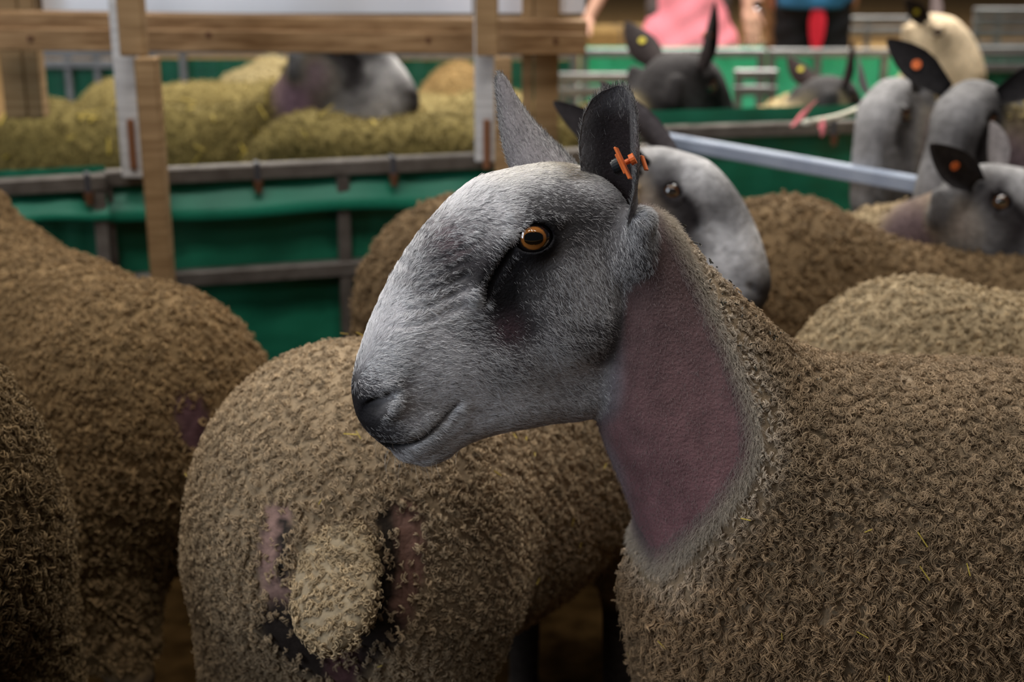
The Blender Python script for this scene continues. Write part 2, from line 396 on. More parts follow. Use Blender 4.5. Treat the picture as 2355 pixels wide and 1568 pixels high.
def uv_sphere(r, axis, nu=28, nv=18):
    ax = np.asarray(axis, float); ax /= np.linalg.norm(ax)
    t = np.cross(ax, [0, 0, 1.0]); t /= np.linalg.norm(t); b = np.cross(t, ax)       # t along, b up
    P, F, UV = [ax * r], [], [(0, 0)]
    for i in range(1, nv):
        th = math.pi * i / nv
        for j in range(nu):
            ph = 2 * math.pi * j / nu
            P.append(r * (math.cos(th) * ax + math.sin(th) * (math.cos(ph) * t + math.sin(ph) * b))); UV.append((th * math.cos(ph), th * math.sin(ph)))
    P.append(-ax * r); UV.append((3, 0)); N = len(P) - 1
    F4 = []
    for j in range(nu): F4.append([0, 1 + j, 1 + (j + 1) % nu, 0])
    for i in range(nv - 2):
        for j in range(nu):
            a = 1 + i * nu + j; b2 = 1 + i * nu + (j + 1) % nu; F4.append([a, a + nu, b2 + nu, b2])
    for j in range(nu): F4.append([1 + (nv - 2) * nu + j, N, N, 1 + (nv - 2) * nu + (j + 1) % nu])
    return np.array(P), F4, np.array(UV)
M_eye = attr_mat('eyeball', 'Col', .04, .8)
_m = M_eye.node_tree.nodes['Principled BSDF']; _m.inputs['Coat Weight'].default_value = 1; _m.inputs['Coat Roughness'].default_value = .02

def poly_mesh(name, P, faces, mat, parent=None, col=None, smooth=False):
    me = bpy.data.meshes.new(name)
    fs = [list(dict.fromkeys(f)) for f in faces]
    me.from_pydata([tuple(p) for p in P], [], fs); me.update()
    if smooth: me.polygons.foreach_set('use_smooth', np.ones(len(me.polygons), bool))
    if col is not None:
        a = me.color_attributes.new('Col', 'FLOAT_COLOR', 'POINT'); c4 = np.ones((len(P), 4), np.float32); c4[:, :3] = col; a.data.foreach_set('color', c4.ravel())
    me.materials.append(mat)
    o = bpy.data.objects.new(name, me); COL.objects.link(o)
    if parent: o.parent = parent
    return o
def tube(pts, r, n=8, cap=True):
    pts = np.asarray(pts, float); m = len(pts); r = np.broadcast_to(np.asarray(r, float), (m,)); P, F = [], []
    ref = np.array([0, 0, 1.0]) if abs((pts[-1] - pts[0])[2]) < .9 * np.linalg.norm(pts[-1] - pts[0]) + 1e-9 else np.array([1.0, 0, 0])
    for i in range(m):
        d = pts[min(i + 1, m - 1)] - pts[max(i - 1, 0)]; d /= np.linalg.norm(d) + 1e-12
        a = np.cross(ref, d); a /= np.linalg.norm(a) + 1e-9; b = np.cross(d, a)
        for j in range(n):
            t = 2 * math.pi * j / n; P.append(pts[i] + r[i] * (math.cos(t) * a + math.sin(t) * b))
    for i in range(m - 1):
        for j in range(n): F.append([i * n + j, i * n + (j + 1) % n, (i + 1) * n + (j + 1) % n, (i + 1) * n + j])
    if cap: F.append(list(range(n))[::-1]); F.append([(m - 1) * n + j for j in range(n)])
    return np.array(P), F
def box(c, ax, ay, az, bevel=0.0):
    """box from centre and three half-axis vectors, edges chamfered"""
    c = np.asarray(c, float); A = [np.asarray(v, float) for v in (ax, ay, az)]
    L = [np.linalg.norm(v) for v in A]; U = [v / l for v, l in zip(A, L)]
    be = min(bevel, min(L) * .45)
    if be <= 0:
        P = [c + sx * A[0] + sy * A[1] + sz * A[2] for sx in (-1, 1) for sy in (-1, 1) for sz in (-1, 1)]
        return np.array(P), [[0, 1, 3, 2], [4, 6, 7, 5], [0, 4, 5, 1], [2, 3, 7, 6], [0, 2, 6, 4], [1, 5, 7, 3]]
    P, F, ix = [], [], {}
    for sx in (-1, 1):
        for sy in (-1, 1):
            for sz in (-1, 1):
                for k in range(3):
                    s = (sx, sy, sz); p = c.copy()
                    for i in range(3): p = p + U[i] * s[i] * (L[i] - (0 if i == k else be))
                    ix[(s, k)] = len(P); P.append(p)
    for k in range(3):
        a, b = (k + 1) % 3, (k + 2) % 3
        for sg in (-1, 1):
            q = []
            for (x, y) in ((-1, -1), (1, -1), (1, 1), (-1, 1)):
                s = [0, 0, 0]; s[k] = sg; s[a] = x; s[b] = y; q.append(ix[(tuple(s), k)])
            F.append(q if sg > 0 else q[::-1])
        for x in (-1, 1):
            for y in (-1, 1):
                s0 = [0, 0, 0]; s0[k] = -1; s0[a] = x; s0[b] = y; s1 = list(s0); s1[k] = 1
                q = [ix[(tuple(s0), a)], ix[(tuple(s1), a)], ix[(tuple(s1), b)], ix[(tuple(s0), b)]]
                F.append(q if x * y > 0 else q[::-1])
    for sx in (-1, 1):
        for sy in (-1, 1):
            for sz in (-1, 1):
                s = (sx, sy, sz); q = [ix[(s, 0)], ix[(s, 1)], ix[(s, 2)]]; F.append(q if sx * sy * sz > 0 else q[::-1])
    return np.array(P), F
class MB:
    def __init__(s): s.P = []; s.F = []; s.n = 0
    def add(s, pf):
        P, F = pf; s.P.append(np.asarray(P)); s.F += [[i + s.n for i in f] for f in F]; s.n += len(P); return s
    def build(s, name, mat, parent=None, smooth=False, col=None, label=None):
        o = poly_mesh(name, np.concatenate(s.P), s.F, mat, parent, col, smooth)
        if label: o['label'] = label
        return o
def tag(o, label, cat, group=None, kind=None):
    o['label'] = label; o['category'] = cat
    if group: o['group'] = group
    if kind: o['kind'] = kind
    return o
def empty(name, loc=(0, 0, 0), rz=0, scale=1):
    o = bpy.data.objects.new(name, None); COL.objects.link(o); o.location = loc; o.rotation_euler = (0, 0, rz); o.scale = (scale,) * 3; o.empty_display_size = .1
    return o
def mat_of(loc, yaw, pitch=0, roll=0, scale=1):
    return Matrix.Translation(Vector(loc)) @ Matrix.Rotation(yaw, 4, 'Z') @ Matrix.Rotation(pitch, 4, 'Y') @ Matrix.Rotation(roll, 4, 'X') @ Matrix.Scale(scale, 4)

def make_eye(parent, M, side, iris=(.34, .125, .028)):
    """eyeball with amber iris and wide dark pupil; M head frame -> parent frame"""
    P, F, UV = uv_sphere(EYE_R, (.30, .93, .10), 120, 130)
    x, y = UV[:, 0], UV[:, 1]
    pup = (np.abs(x) / .48) ** 2.4 + (np.abs(y - .0) / .31) ** 2.4
    ir = (x / .66) ** 2 + (y / .60) ** 2
    c = np.where(ir[:, None] < 1, np.array(iris) * (0.75 + .35 * smooth01((pup - 1) / 1.2))[:, None], np.array([.012, .008, .008]))
    c = np.where(((ir > .86) & (ir < 1))[:, None], np.array(iris) * .45, c)
    c = np.where(pup[:, None] < 1, [.002, .002, .002], c)
    P = P + EYE_C
    if side < 0: P = P * [1, -1, 1]; F = [f[::-1] for f in F]
    return poly_mesh('eye', xf(M, P), F, M_eye, parent, c, True)
def ear_tag(parent, pos, normal, mat, r=.013):
    """round two-piece tag pierced through an ear: two discs and the stud between"""
    pos = np.asarray(pos, float); n = np.asarray(normal, float); n /= np.linalg.norm(n)
    m = MB(); m.add(tube([pos + n * .004, pos + n * .007], r, 18)); m.add(tube([pos - n * .012, pos + n * .006], .003, 8)); m.add(tube([pos - n * .013, pos - n * .010], r, 18))
    return m.build('ear_tag', mat, parent)

# ------------------------------------------------------------------ wool
def wool(name, parent, X, N, down, length, r0, rad, turns, strands, k, base, tipmix=.0, colvar=.18, hang=.5, rnd=.45, lab=None, tip=None):
    """curly locks: helices growing from X along the normal and bent downwards"""
    n = len(X); down = np.asarray(down, float)
    def arr(v): return np.broadcast_to(np.asarray(v, float), (n,))
    length, r0, turns, hang = map(arr, (length, r0, turns, hang))
    jit = rng.normal(size=(n, 3)) * rnd
    a = N + down * hang[:, None] + jit
    a -= N * np.minimum((a * N).sum(1) - .18, 0)[:, None]
    a /= np.linalg.norm(a, axis=1, keepdims=True)
    u = np.cross(a, rng.normal(size=(n, 3))); u /= np.linalg.norm(u, axis=1, keepdims=True); v = np.cross(a, u)
    t = np.linspace(0, 1, k); ph0 = rng.random(n) * 6.283; Ls = length * (.75 + .5 * rng.random(n)); sgn = rng.choice([-1, 1], n)
    tone = 1 + colvar * rng.normal(size=n)
    pts, cols = [], []
    for s in range(strands):
        ph = ph0 + rng.normal(size=n) * .45; rs = r0 * (.75 + .5 * rng.random(n)); off = rng.normal(size=(n, 3)) * (r0 * .45)[:, None]
        ang = ph[:, None] + sgn[:, None] * turns[:, None] * 6.283 * t[None, :] ** 1.15
        rr = rs[:, None] * (.25 + .85 * t[None, :])
        ax = (Ls[:, None] * (t - .28 * t ** 2.5)[None, :])
        sag = down[None, None, :] * (Ls * .25)[:, None, None] * (t ** 2)[None, :, None]
        p = X[:, None, :] - N[:, None, :] * .003 + a[:, None, :] * ax[..., None] + u[:, None, :] * (np.cos(ang) * rr)[..., None] + v[:, None, :] * (np.sin(ang) * rr)[..., None] + off[:, None, :] + sag
        pts.append(p); cols.append(base * (tone * (1 + .10 * rng.normal(size=n)))[:, None])
    pts = np.concatenate(pts); cols = np.clip(np.concatenate(cols), .01, .9)
    radp = rad * np.array([1.15 - .65 * x for x in t])
    return hair(name, pts, radp, cols, M_wool, parent, lab)
def chaff(parent, X, N, n, colour, ln, rad, out):
    """bits of straw and dirt caught in the wool near points X"""
    i = rng.choice(len(X), n); D = np.cross(N[i], rng.normal(size=(n, 3))); D += .25 * rng.normal(size=D.shape); D /= np.linalg.norm(D, axis=1, keepdims=True)
    t = np.linspace(-.5, .5, 4); L_ = ln * (.5 + rng.random(n)); p = (X[i] + N[i] * out)[:, None] + D[:, None] * (L_[:, None] * t)[..., None]
    hair('chaff', p, rad, np.array(colour) * (.7 + .6 * rng.random((n, 1))), M_hair, parent)
def tufts(P, Q, N, A, spacing, wgt):
    cnt = int((A * wgt).sum() / spacing ** 2)
    return scatter(P, Q, N, A, max(cnt, 10), wgt)

# ------------------------------------------------------------------ any sheep behind the near one
def body_prims(belly=1.0, neck=None, legs=True, rump=1.0):
    def fn(p):
        d = ell(p, (-.33, 0, .635), (.21, .195 * rump, .235))
        d = smin(d, ell(p, (.0, 0, .61), (.46, .205 * belly, .245)), .06)
        d = smin(d, ell(p, (.27, 0, .61), (.20, .165, .25)), .06)
        d = smin(d, ell(p, (.39, 0, .57), (.13, .12, .17)), .06)
        q = p.copy(); q[:, 1] = np.abs(q[:, 1])
        d = smin(d, cone(q, (-.36, .105, .55), (-.42, .125, .33), .125, .06), .05)
        if legs:
            d = smin(d, cone(q, (-.42, .125, .33), (-.46, .12, .27), .05, .034), .03)
            d = smin(d, cone(q, (-.46, .12, .27), (-.42, .12, .05), .032, .024), .015)
            d = smin(d, cone(q, (-.42, .12, .05), (-.40, .12, .0), .025, .036), .01)
            d = smin(d, cone(q, (.28, .085, .48), (.28, .095, .29), .075, .036), .04)
            d = smin(d, cone(q, (.28, .095, .29), (.28, .095, .05), .033, .025), .015)
            d = smin(d, cone(q, (.28, .095, .05), (.30, .095, .0), .026, .036), .01)
        if neck is not None:
            for (a, b, ra, rb) in neck: d = smin(d, cone(p, a, b, ra, rb), .06)
        return d
    return fn
def sheep(loc, yaw, scale, label, head=None, neck_r=(.135, .105, .078), h=.012, wool_col=(.40, .30, .17), body_col=None, spacing=.013, wool_k=9, face=(.55, .54, .55), dark=.6,
          ears=None, tags=(), length=.022, wrad=.0022, wr0=.005, strands=1, belly=1.0, ear_col=(.06, .052, .055), hsize=1.0, throat=(.10, .07, .075), fgam=1.0, iris=(.10, .04, .012), nape_r=1.0, hbias=.012, group='sheep penned at the show',
          bald=None, straw=None, eyes=True, ear_tip=None, rump=1.0, mid=None, wool_zmin=.30):
    """head: (world position, world yaw, pitch, roll) of the head frame; None lowers the head to graze"""
    root = empty('sheep', loc, yaw, scale); tag(root, label, 'sheep', group)
    Mr = Matrix.Translation(Vector(loc)) @ Matrix.Rotation(yaw, 4, 'Z') @ Matrix.Scale(scale, 4)
    if head is None: Mh = mat_of((.78, 0, .42), 0, R_(25), 0, .95)
    else: Mh = Mr.inverted() @ mat_of(head[0], head[1], head[2], head[3], hsize)
    Mi = np.array(Mh.inverted()); ks = Mh.to_scale()[0]
    nape = xf(Mh, np.array([[-.07, 0, -.035]]))[0]; throat_p = xf(Mh, np.array([[-.04, 0, -.15]]))[0]
    b0 = np.array([.30, 0, .69]); m = b0 * .5 + nape * .5 + np.array([.03, 0, -.02]) if mid is None else np.asarray(mid, float)
    neck = [(b0, m, *neck_r[:2]), (m, nape, neck_r[1], neck_r[2] * nape_r), (m + [0, 0, -.02], nape * .55 + throat_p * .45, neck_r[1] * .9, neck_r[2] * .85 * nape_r)]
    bfn = body_prims(belly, neck, rump=rump)
    def fn(p): return smin(bfn(p), head_sdf(xf(Mi, p)) * ks, .03)
    hc = xf(Mh, np.array([[.03, 0, -.07]]))[0]
    lo = np.minimum([-.62, -.30, -.03], hc - .30 * ks); hi = np.maximum([.60, .30, .93], hc + .30 * ks)
    P, Q = surface(fn, lo, hi, h, relax=1)
    N, A = normals_of(P, Q)
    ph = xf(Mi, P); dh = head_sdf(ph) * ks; db = bfn(P)
    hw = smooth01((db - dh + hbias) / .04 + .5)
    Lm = np.clip(HF.get(H_L, ph[:, 0], ph[:, 2]), 0, 1) ** fgam
    fc = np.array([.020, .017, .018]) + (np.array(face) * dark - .02) * Lm[:, None]
    # coat: wool, bare throat, face
    dn = cone(P, nape * .5 + throat_p * .5, (nape * .5 + throat_p * .5) * .55 + m * .45, 0, 0)
    tw = smooth01((.135 * ks - dn) / .05) * (1 - hw)
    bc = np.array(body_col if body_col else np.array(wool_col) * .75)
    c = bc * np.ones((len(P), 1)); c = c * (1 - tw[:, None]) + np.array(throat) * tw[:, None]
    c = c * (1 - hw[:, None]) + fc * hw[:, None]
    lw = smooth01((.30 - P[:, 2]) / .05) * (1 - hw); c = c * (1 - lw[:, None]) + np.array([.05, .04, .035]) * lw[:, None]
    bald_w = np.zeros(len(P))
    if bald is not None:
        bald_w, bcol = bald(xf(Mr, P), N @ np.array(Mr.to_3x3().normalized()).T); c = c * (1 - bald_w[:, None]) + bcol * bald_w[:, None]
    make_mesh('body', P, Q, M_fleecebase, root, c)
    wf = ((1 - hw) * (1 - tw) * (1 - lw))[Q].mean(1); wf = np.where(wf > .5, 1, 0) * (1 - .82 * bald_w[Q].mean(1)) * (P[Q].mean(1)[:, 2] > wool_zmin)
    X, n = tufts(P, Q, N, A, spacing, wf)
    Rw = np.array(Mr.to_3x3().normalized()); down = Rw.T @ np.array([0, 0, -1.0])
    wool('fleece', root, X, n, down, length, wr0, wrad, 1.3, strands, wool_k, np.array(wool_col) * np.ones((len(X) * 1, 1)), hang=.7)
    if straw: chaff(root, X, n, straw[0], (.42, .31, .05), straw[1], straw[2], length * .75)
    # ears
    for i, side in enumerate((1, -1)):
        ep = (ears[i] if ears else None) or dict()
        base = np.array(ep.get('base', (-.05, .052, .030))); tipv = np.array(ep.get('tip', (-.095, .165, .115))); op = np.array(ep.get('open', (.45, .85, -.05)))
        if side < 0: base, tipv, op = base * [1, -1, 1], tipv * [1, -1, 1], op * [1, -1, 1]
        Pe, Fe, uu, tt, inner = ear_mesh(base, tipv, op, ep.get('width', .078), nu=20, nt=12, cup0=1.5, cup1=.8, prof=[(0, .62), (.15, .82), (.35, 1), (.55, .93), (.75, .68), (.9, .36), (.97, .18), (1, .05)])
        ce = np.where(inner[:, None], np.array(ear_col) * .35, np.array(ear_col) * (1 + .3 * (1 - uu[:, None])))
        eo = make_mesh('ear', xf(Mh, Pe), Fe, M_fleecebase, root, ce)
        if i < len(tags) and tags[i]:
            pos = base * .5 + tipv * .5 + (op / np.linalg.norm(op)) * .004
            t = ear_tag(eo, xf(Mh, pos[None])[0], (np.array(Mh)[:3, :3] @ op), tags[i], .0105)
        if eyes: make_eye(root, Mh, side, iris)
    return root, Mh

# ------------------------------------------------------------------ the near ram
YB = R_(188)
fB = np.array([math.cos(YB), math.sin(YB), 0]); nB = np.array([-math.sin(YB), math.cos(YB), 0])
ORG = H0 - fA * .085 - fB * .60; ORG[2] = 0
ram = empty('sheep', ORG, YB); tag(ram, 'grey-faced ram in sharp profile with amber eye and orange tag in its upright ear', 'sheep', 'sheep penned at the show')
M_ram = Matrix.Translation(Vector(ORG)) @ Matrix.Rotation(YB, 4, 'Z'); Mi_ram = M_ram.inverted()
Mh_ram = Mi_ram @ mat_of(H0, YAW_A)
Mhi = np.array(Mh_ram.inverted())
def toram(p): return xf(Mi_ram, np.atleast_2d(p))[0]
def body_px(px, py, v=0.0):
    r = ray(px, py); t = ((ORG - CAM) @ nB + v) / (r @ nB); p = CAM + r * t - ORG
    return (p @ fB, p[2])
BODY_OUT = [(1395, 520), (1470, 476), (1520, 490), (1575, 545), (1632, 622), (1725, 715), (1815, 790), (1930, 832), (2100, 842), (2355, 848), (2700, 870), (3000, 950), (3120, 1150),
            (3080, 1500), (2900, 1720), (2500, 1800), (2100, 1790), (1800, 1750), (1600, 1690), (1505, 1600), (1474, 1500), (1455, 1400), (1450, 1310), (1460, 1255), (1466, 1215), (1440, 1140), (1408, 1065), (1385, 1005), (1360, 900), (1370, 700), (1375, 600)]
BF = Field2((-.85, .1), (.95, 1.3), .003)
B_D = poly_sdf(catmull([body_px(x, y) for x, y in BODY_OUT], 4), BF.X, BF.Y)
bc_ = []
for x, y, v in [(1450, 560, 52), (1450, 700, 57), (1450, 850, 56), (1550, 700, 58), (1600, 900, 72), (1520, 1050, 64), (1500, 1200, 68), (1720, 850, 88), (1470, 1300, 80), (1540, 1420, 128), (1700, 1080, 118), (1850, 880, 95), (1850, 1100, 158), (1750, 1400, 178),
                (1950, 950, 130), (2100, 1000, 160), (2200, 1200, 195), (2400, 1100, 190), (2400, 1400, 215), (1900, 1600, 195), (1600, 1600, 150), (2600, 1000, 170), (2800, 1300, 205), (3000, 1300, 150), (2300, 880, 100)]:
    v /= 1000; bc_.append((*body_px(x, y, v * .8), v))
B_B = rbf(bc_, BF.X, BF.Y, .07)
B_R = np.clip(B_B * .95, .03, .2)
def ram_body(p):
    d = sag_sdf(BF, B_D, B_B, B_R, p[:, 0], p[:, 1], p[:, 2])
    q = p.copy(); q[:, 1] = np.abs(q[:, 1])
    for (x, y) in ((.30, .10), (-.48, .12)):
        d = smin(d, cone(q, (x, y, .50), (x, y, .28), .09, .04), .05)
        d = smin(d, cone(q, (x, y, .28), (x, y, .05), .036, .026), .02); d = smin(d, cone(q, (x, y, .05), (x + .02, y, .0), .026, .036), .01)
    return d
def ram_sdf(p): return smin(ram_body(p), head_sdf(xf(Mhi, p)), .016)
bx = body_px(1760, 900)[0]
flo = np.array([bx, -.24, .50]); fhi = np.array([.96, .24, 1.22])
P1, Q1 = surface(ram_sdf, flo, fhi, .0024, relax=2)
P2, Q2 = surface(lambda p: ram_sdf(p) + .0012, (-.80, -.30, -.03), (.75, .30, 1.0), .009, relax=1)
ins = (P2 > flo + .015).all(1)
Q2 = Q2[~ins[Q2].all(1)]
RP = np.concatenate([P1, P2]); RQ = np.concatenate([Q1, Q2 + len(P1)])
RN, RA = normals_of(RP, RQ)
r_h = xf(Mhi, RP); r_dh = head_sdf(r_h); r_db = ram_body(RP)
r_hw = smooth01((r_db - r_dh) / .012 + .5)
BARE = [(1400, 480), (1500, 452), (1540, 505), (1598, 630), (1640, 740), (1690, 880), (1700, 1000), (1655, 1095), (1580, 1205), (1528, 1292), (1500, 1300), (1440, 1225), (1390, 1110), (1330, 1000), (1300, 800)]
PATCH = [(1440, 560), (1510, 490), (1560, 560), (1610, 680), (1660, 810), (1692, 920), (1696, 1010), (1645, 1095), (1560, 1230), (1520, 1290), (1490, 1255), (1460, 1150), (1440, 1090), (1410, 1010), (1440, 900)]
B_bare = poly_sdf(catmull([body_px(x, y, .062) for x, y in BARE], 4), BF.X, BF.Y)
B_patch = poly_sdf(catmull([body_px(x, y, .062) for x, y in PATCH], 4), BF.X, BF.Y)
def skin_colour(P, ph, hw):
    L = HF.get(H_L, ph[:, 0], ph[:, 2])
    hcol = np.array([.010, .009, .011]) + (np.array([.58, .555, .57]) - .010) * (np.clip(L * 1.2 - .2, 0, 1) ** 1.7)[:, None]
    md = line_dist(catmull(hp(MOUTH, .034), 6, False), ph[:, 0], ph[:, 2])
    hcol = hcol * (1 - .95 * np.exp(-(md / .0045) ** 2))[:, None]
    pinkp = np.exp(-(((ph[:, 0] - head_px(1170, 770, .05)[0]) ** 2 + (ph[:, 2] - head_px(1170, 770, .05)[1]) ** 2) / .018 ** 2)) + np.exp(-(((ph[:, 0] - head_px(1060, 560, .05)[0]) ** 2 + (ph[:, 2] - head_px(1060, 560, .05)[1]) ** 2) / .02 ** 2))
    hcol = hcol * (1 - .7 * pinkp[:, None]) + np.array([.10, .055, .065]) * .7 * pinkp[:, None]
    pt = BF.get(B_patch, P[:, 0], P[:, 2]); W = P[:, 2]
    z0, z1 = body_px(1500, 500)[1], body_px(1540, 1250)[1]
    g = np.clip((z0 - W) / (z0 - z1), 0, 1)[:, None]
    pc = np.array([.085, .058, .055]) * (1 - g) + np.array([.22, .105, .115]) * g
    edge = smooth01((pt + .006) / .016)[:, None]
    fr = smooth01((P[:, 0] - body_px(1545, 1000, .06)[0]) / .03)[:, None]
    strip = np.array([.17, .125, .10]) * (1 - fr) + np.array([.19, .165, .18]) * fr
    ncol = pc * (1 - edge) + strip * edge
    wl = BF.get(B_bare, P[:, 0], P[:, 2]); wz = smooth01((wl + .002) / .02)[:, None]
    ncol = ncol * (1 - wz) + np.array([.20, .145, .09]) * wz
    return ncol * (1 - hw[:, None]) + hcol * hw[:, None]
make_mesh('body', RP, RQ, M_skin, ram, skin_colour(RP, r_h, r_hw))

POLL = head_px(1285, 388, 0)
NF = np.subtract(head_px(1000 + 70, 620 - 58, .04), head_px(1000, 620, .04)); NF = NF / np.hypot(*NF)
# face hair: short strands laid along the flow of the coat
def face_hair(name, count, wgt, lmin, lmax, rad, seed_tone, lift=.22, k=5, white=None):
    X, n = scatter(RP, RQ, RN, RA, count, wgt)
    ph = xf(Mhi, X); L = HF.get(H_L, ph[:, 0], ph[:, 2])
    fs, fw = flow(ph[:, 0], ph[:, 2])
    nh = n @ Mhi[:3, :3].T
    F = np.stack([fs, 0 * fs, fw], 1)
    F -= nh * (F * nh).sum(1, keepdims=True); F /= np.linalg.norm(F, axis=1, keepdims=True) + 1e-9
    # clumps: strands lean towards shared wavy directions
    cl = np.sin(ph[:, 0] * 420 + 3 * np.sin(ph[:, 2] * 150)) * np.cos(ph[:, 2] * 380 + 2.5 * np.sin(ph[:, 0] * 170))
    side = np.cross(nh, F)
    nose = smooth01((ph[:, 0] - .05) / .05) * smooth01((ph[:, 2] + .10) / .04)
    F = F + side * (cl * (.22 + .35 * nose) + rng.normal(size=len(X)) * .17)[:, None] + nh * (lift + .08 * rng.normal(size=len(X)))[:, None]
    F /= np.linalg.norm(F, axis=1, keepdims=True)
    Ln = (lmin + (lmax - lmin) * rng.random(len(X))) * (.45 + .55 * np.clip(L * 1.6, 0, 1)); t = np.linspace(0, 1, k)
    bendv = side * (rng.normal(size=len(X)) * .15 + cl * .18 * nose)[:, None] - nh * .22
    ptsh = ph[:, None, :] - nh[:, None, :] * .0008 + F[:, None, :] * (Ln[:, None] * t)[..., None] + bendv[:, None, :] * (Ln[:, None] * t ** 2)[..., None]
    pts = xf(Mh_ram, ptsh.reshape(-1, 3)).reshape(ptsh.shape)
    pw = np.clip(.10 + L * 1.35 + .06 * cl * nose - .06 - .25 * (L < .08) + .06 * rng.normal(size=len(X)), 0, 1)
    al = ph[:, 0] * NF[0] + ph[:, 2] * NF[1]; ac = -ph[:, 0] * NF[1] + ph[:, 2] * NF[0]
    zone = smooth01((ph[:, 0] - .022) / .03) * smooth01((ph[:, 2] + .075) / .03) * smooth01((.062 - ph[:, 2]) / .03)
    streak = smooth01(.5 + .75 * np.sin(ac * 1050 + 2.6 * np.sin(al * 95 + .8) + 1.7 * np.sin(ac * 260 + al * 60)))
    pw = pw - .75 * zone * streak * smooth01((np.abs(ph[:, 1]) - .012) / .02)
    isw = rng.random(len(X)) < pw * .90 + .02
    wt = (.80 + .16 * rng.random(len(X)))[:, None] * np.array([1.0, .985, 1.0])
    warm = smooth01((ph[:, 2] - .035) / .04)[:, None]; wt = wt * (1 - warm) + wt * np.array([.92, .86, .72]) * warm
    pt_ = np.exp(-(((ph[:, 0] - POLL[0]) / .016) ** 2 + ((ph[:, 2] - POLL[1]) / .010) ** 2)) * (np.abs(ph[:, 1]) < .034)
    wt = wt * (1 - .8 * pt_[:, None]) + np.array([.17, .125, .06]) * .8 * pt_[:, None]
    dk = (.03 + .05 * rng.random(len(X)))[:, None] * np.array([1, .93, 1.05])
    gr = dk + (wt - dk) * .35
    col = np.where(isw[:, None], wt * (.62 + .38 * L[:, None]), np.where((rng.random(len(X)) < .5)[:, None], dk, gr * (.4 + .6 * L[:, None])))
    return hair(name, pts, rad * np.linspace(1, .35, k), col, M_hair, ram)
hwf = r_hw[RQ].mean(1)
cen = r_h[RQ].mean(1); eyed = np.linalg.norm(np.stack([cen[:, 0], np.abs(cen[:, 1]), cen[:, 2]], 1) - EYE_C, axis=1)
Lf = HF.get(H_L, cen[:, 0], cen[:, 2])
fw_ = (hwf > .5) * (.25 + .75 * np.clip(Lf * 2.5, 0, 1)) * np.where(eyed < .026, 0, 1) * np.where(cen[:, 1] < -.01, .5, 1.0)
nos = np.minimum(*[np.hypot(cen[:, 0] - head_px(*q, .034)[0], cen[:, 2] - head_px(*q, .034)[1]) for q in ((856, 942), (845, 965))])
mouthd = line_dist(catmull(hp(MOUTH, .034), 6, False), cen[:, 0], cen[:, 2])
fw_ = fw_ * np.where(nos < .012, 0, 1) * np.where(mouthd < .0032, 0, 1)
face_hair('face_hair', 230000, fw_, .007, .0125, .00019, 0)

# whiskers under the chin and on the lip
wq = np.concatenate([np.array(head_px(x, y, 0))[None] for x, y in ((870, 1020), (900, 1045), (930, 1060), (965, 1062), (1000, 1052), (1030, 1035))])
sel = rng.integers(0, 6, 90); S0 = np.stack([wq[sel, 0] + rng.normal(size=90) * .006, rng.normal(size=90) * .014, wq[sel, 1] + .004 + rng.random(90) * .006], 1)
D0 = np.stack([.5 + .5 * rng.normal(size=90), .6 * rng.normal(size=90), -1.0 + .3 * rng.normal(size=90)], 1); D0 /= np.linalg.norm(D0, axis=1, keepdims=True)
tt_ = np.linspace(0, 1, 5); lw_ = .010 + .014 * rng.random(90)
wp = S0[:, None] + D0[:, None] * (lw_[:, None] * tt_)[..., None] + np.array([-.35, 0, -.3]) * (lw_[:, None] * tt_ ** 2)[..., None]
hair('whiskers', xf(Mh_ram, wp.reshape(-1, 3)).reshape(wp.shape), .00016 * np.linspace(1, .3, 5), np.where((rng.random(90) < .5)[:, None], [.6, .55, .48], [.25, .17, .1]), M_hair, ram)

# wool of the near ram
wl_f = BF.get(B_bare, RP[:, 0], RP[:, 2])[RQ].mean(1); zc = RP[RQ].mean(1)
xcut = body_px(2355, 900, .1)[0] - .22
okf = (hwf < .3) * (zc[:, 0] > xcut) * (zc[:, 2] > .36)
downA = np.array([0, 0, -1.0])
WC = np.array([.315, .226, .14])
X, n = tufts(RP, RQ, RN, RA, .0050, okf * (wl_f > .004) * np.where(zc[:, 1] < -.03, .35, 1))
dist = BF.get(B_bare, X[:, 0], X[:, 2]); e = smooth01((dist - .004) / .045)
low = smooth01((.86 - X[:, 2]) / .25)
patchy = .5 + .5 * np.sin(X[:, 0] * 37 + 2 * np.sin(X[:, 2] * 29)) * np.sin(X[:, 2] * 41 + 1.7 * np.sin(X[:, 1] * 33 + X[:, 0] * 23))
base = np.array([.47, .40, .32])[None] * (1 - e[:, None]) + WC * e[:, None]
base = base * (1 - .18 * patchy * e)[:, None] * (1 - low[:, None] * np.array([.06, .12, .18]))
wool('fleece', ram, X, n, downA, .009 + .007 * e + .008 * low * e, .0012 + .0018 * e, .00044, 1.0 + .7 * e - .35 * low, 6, 13, base, hang=.35 + .8 * low, rnd=.40, colvar=.16)
chaff(ram, X, n, 45, (.40, .30, .05), .012, .0006, .014)
nk = (dist < .09) & (X[:, 2] > .86)
chaff(ram, X[nk], n[nk], 60, (.02, .018, .012), .004, .0007, .008)
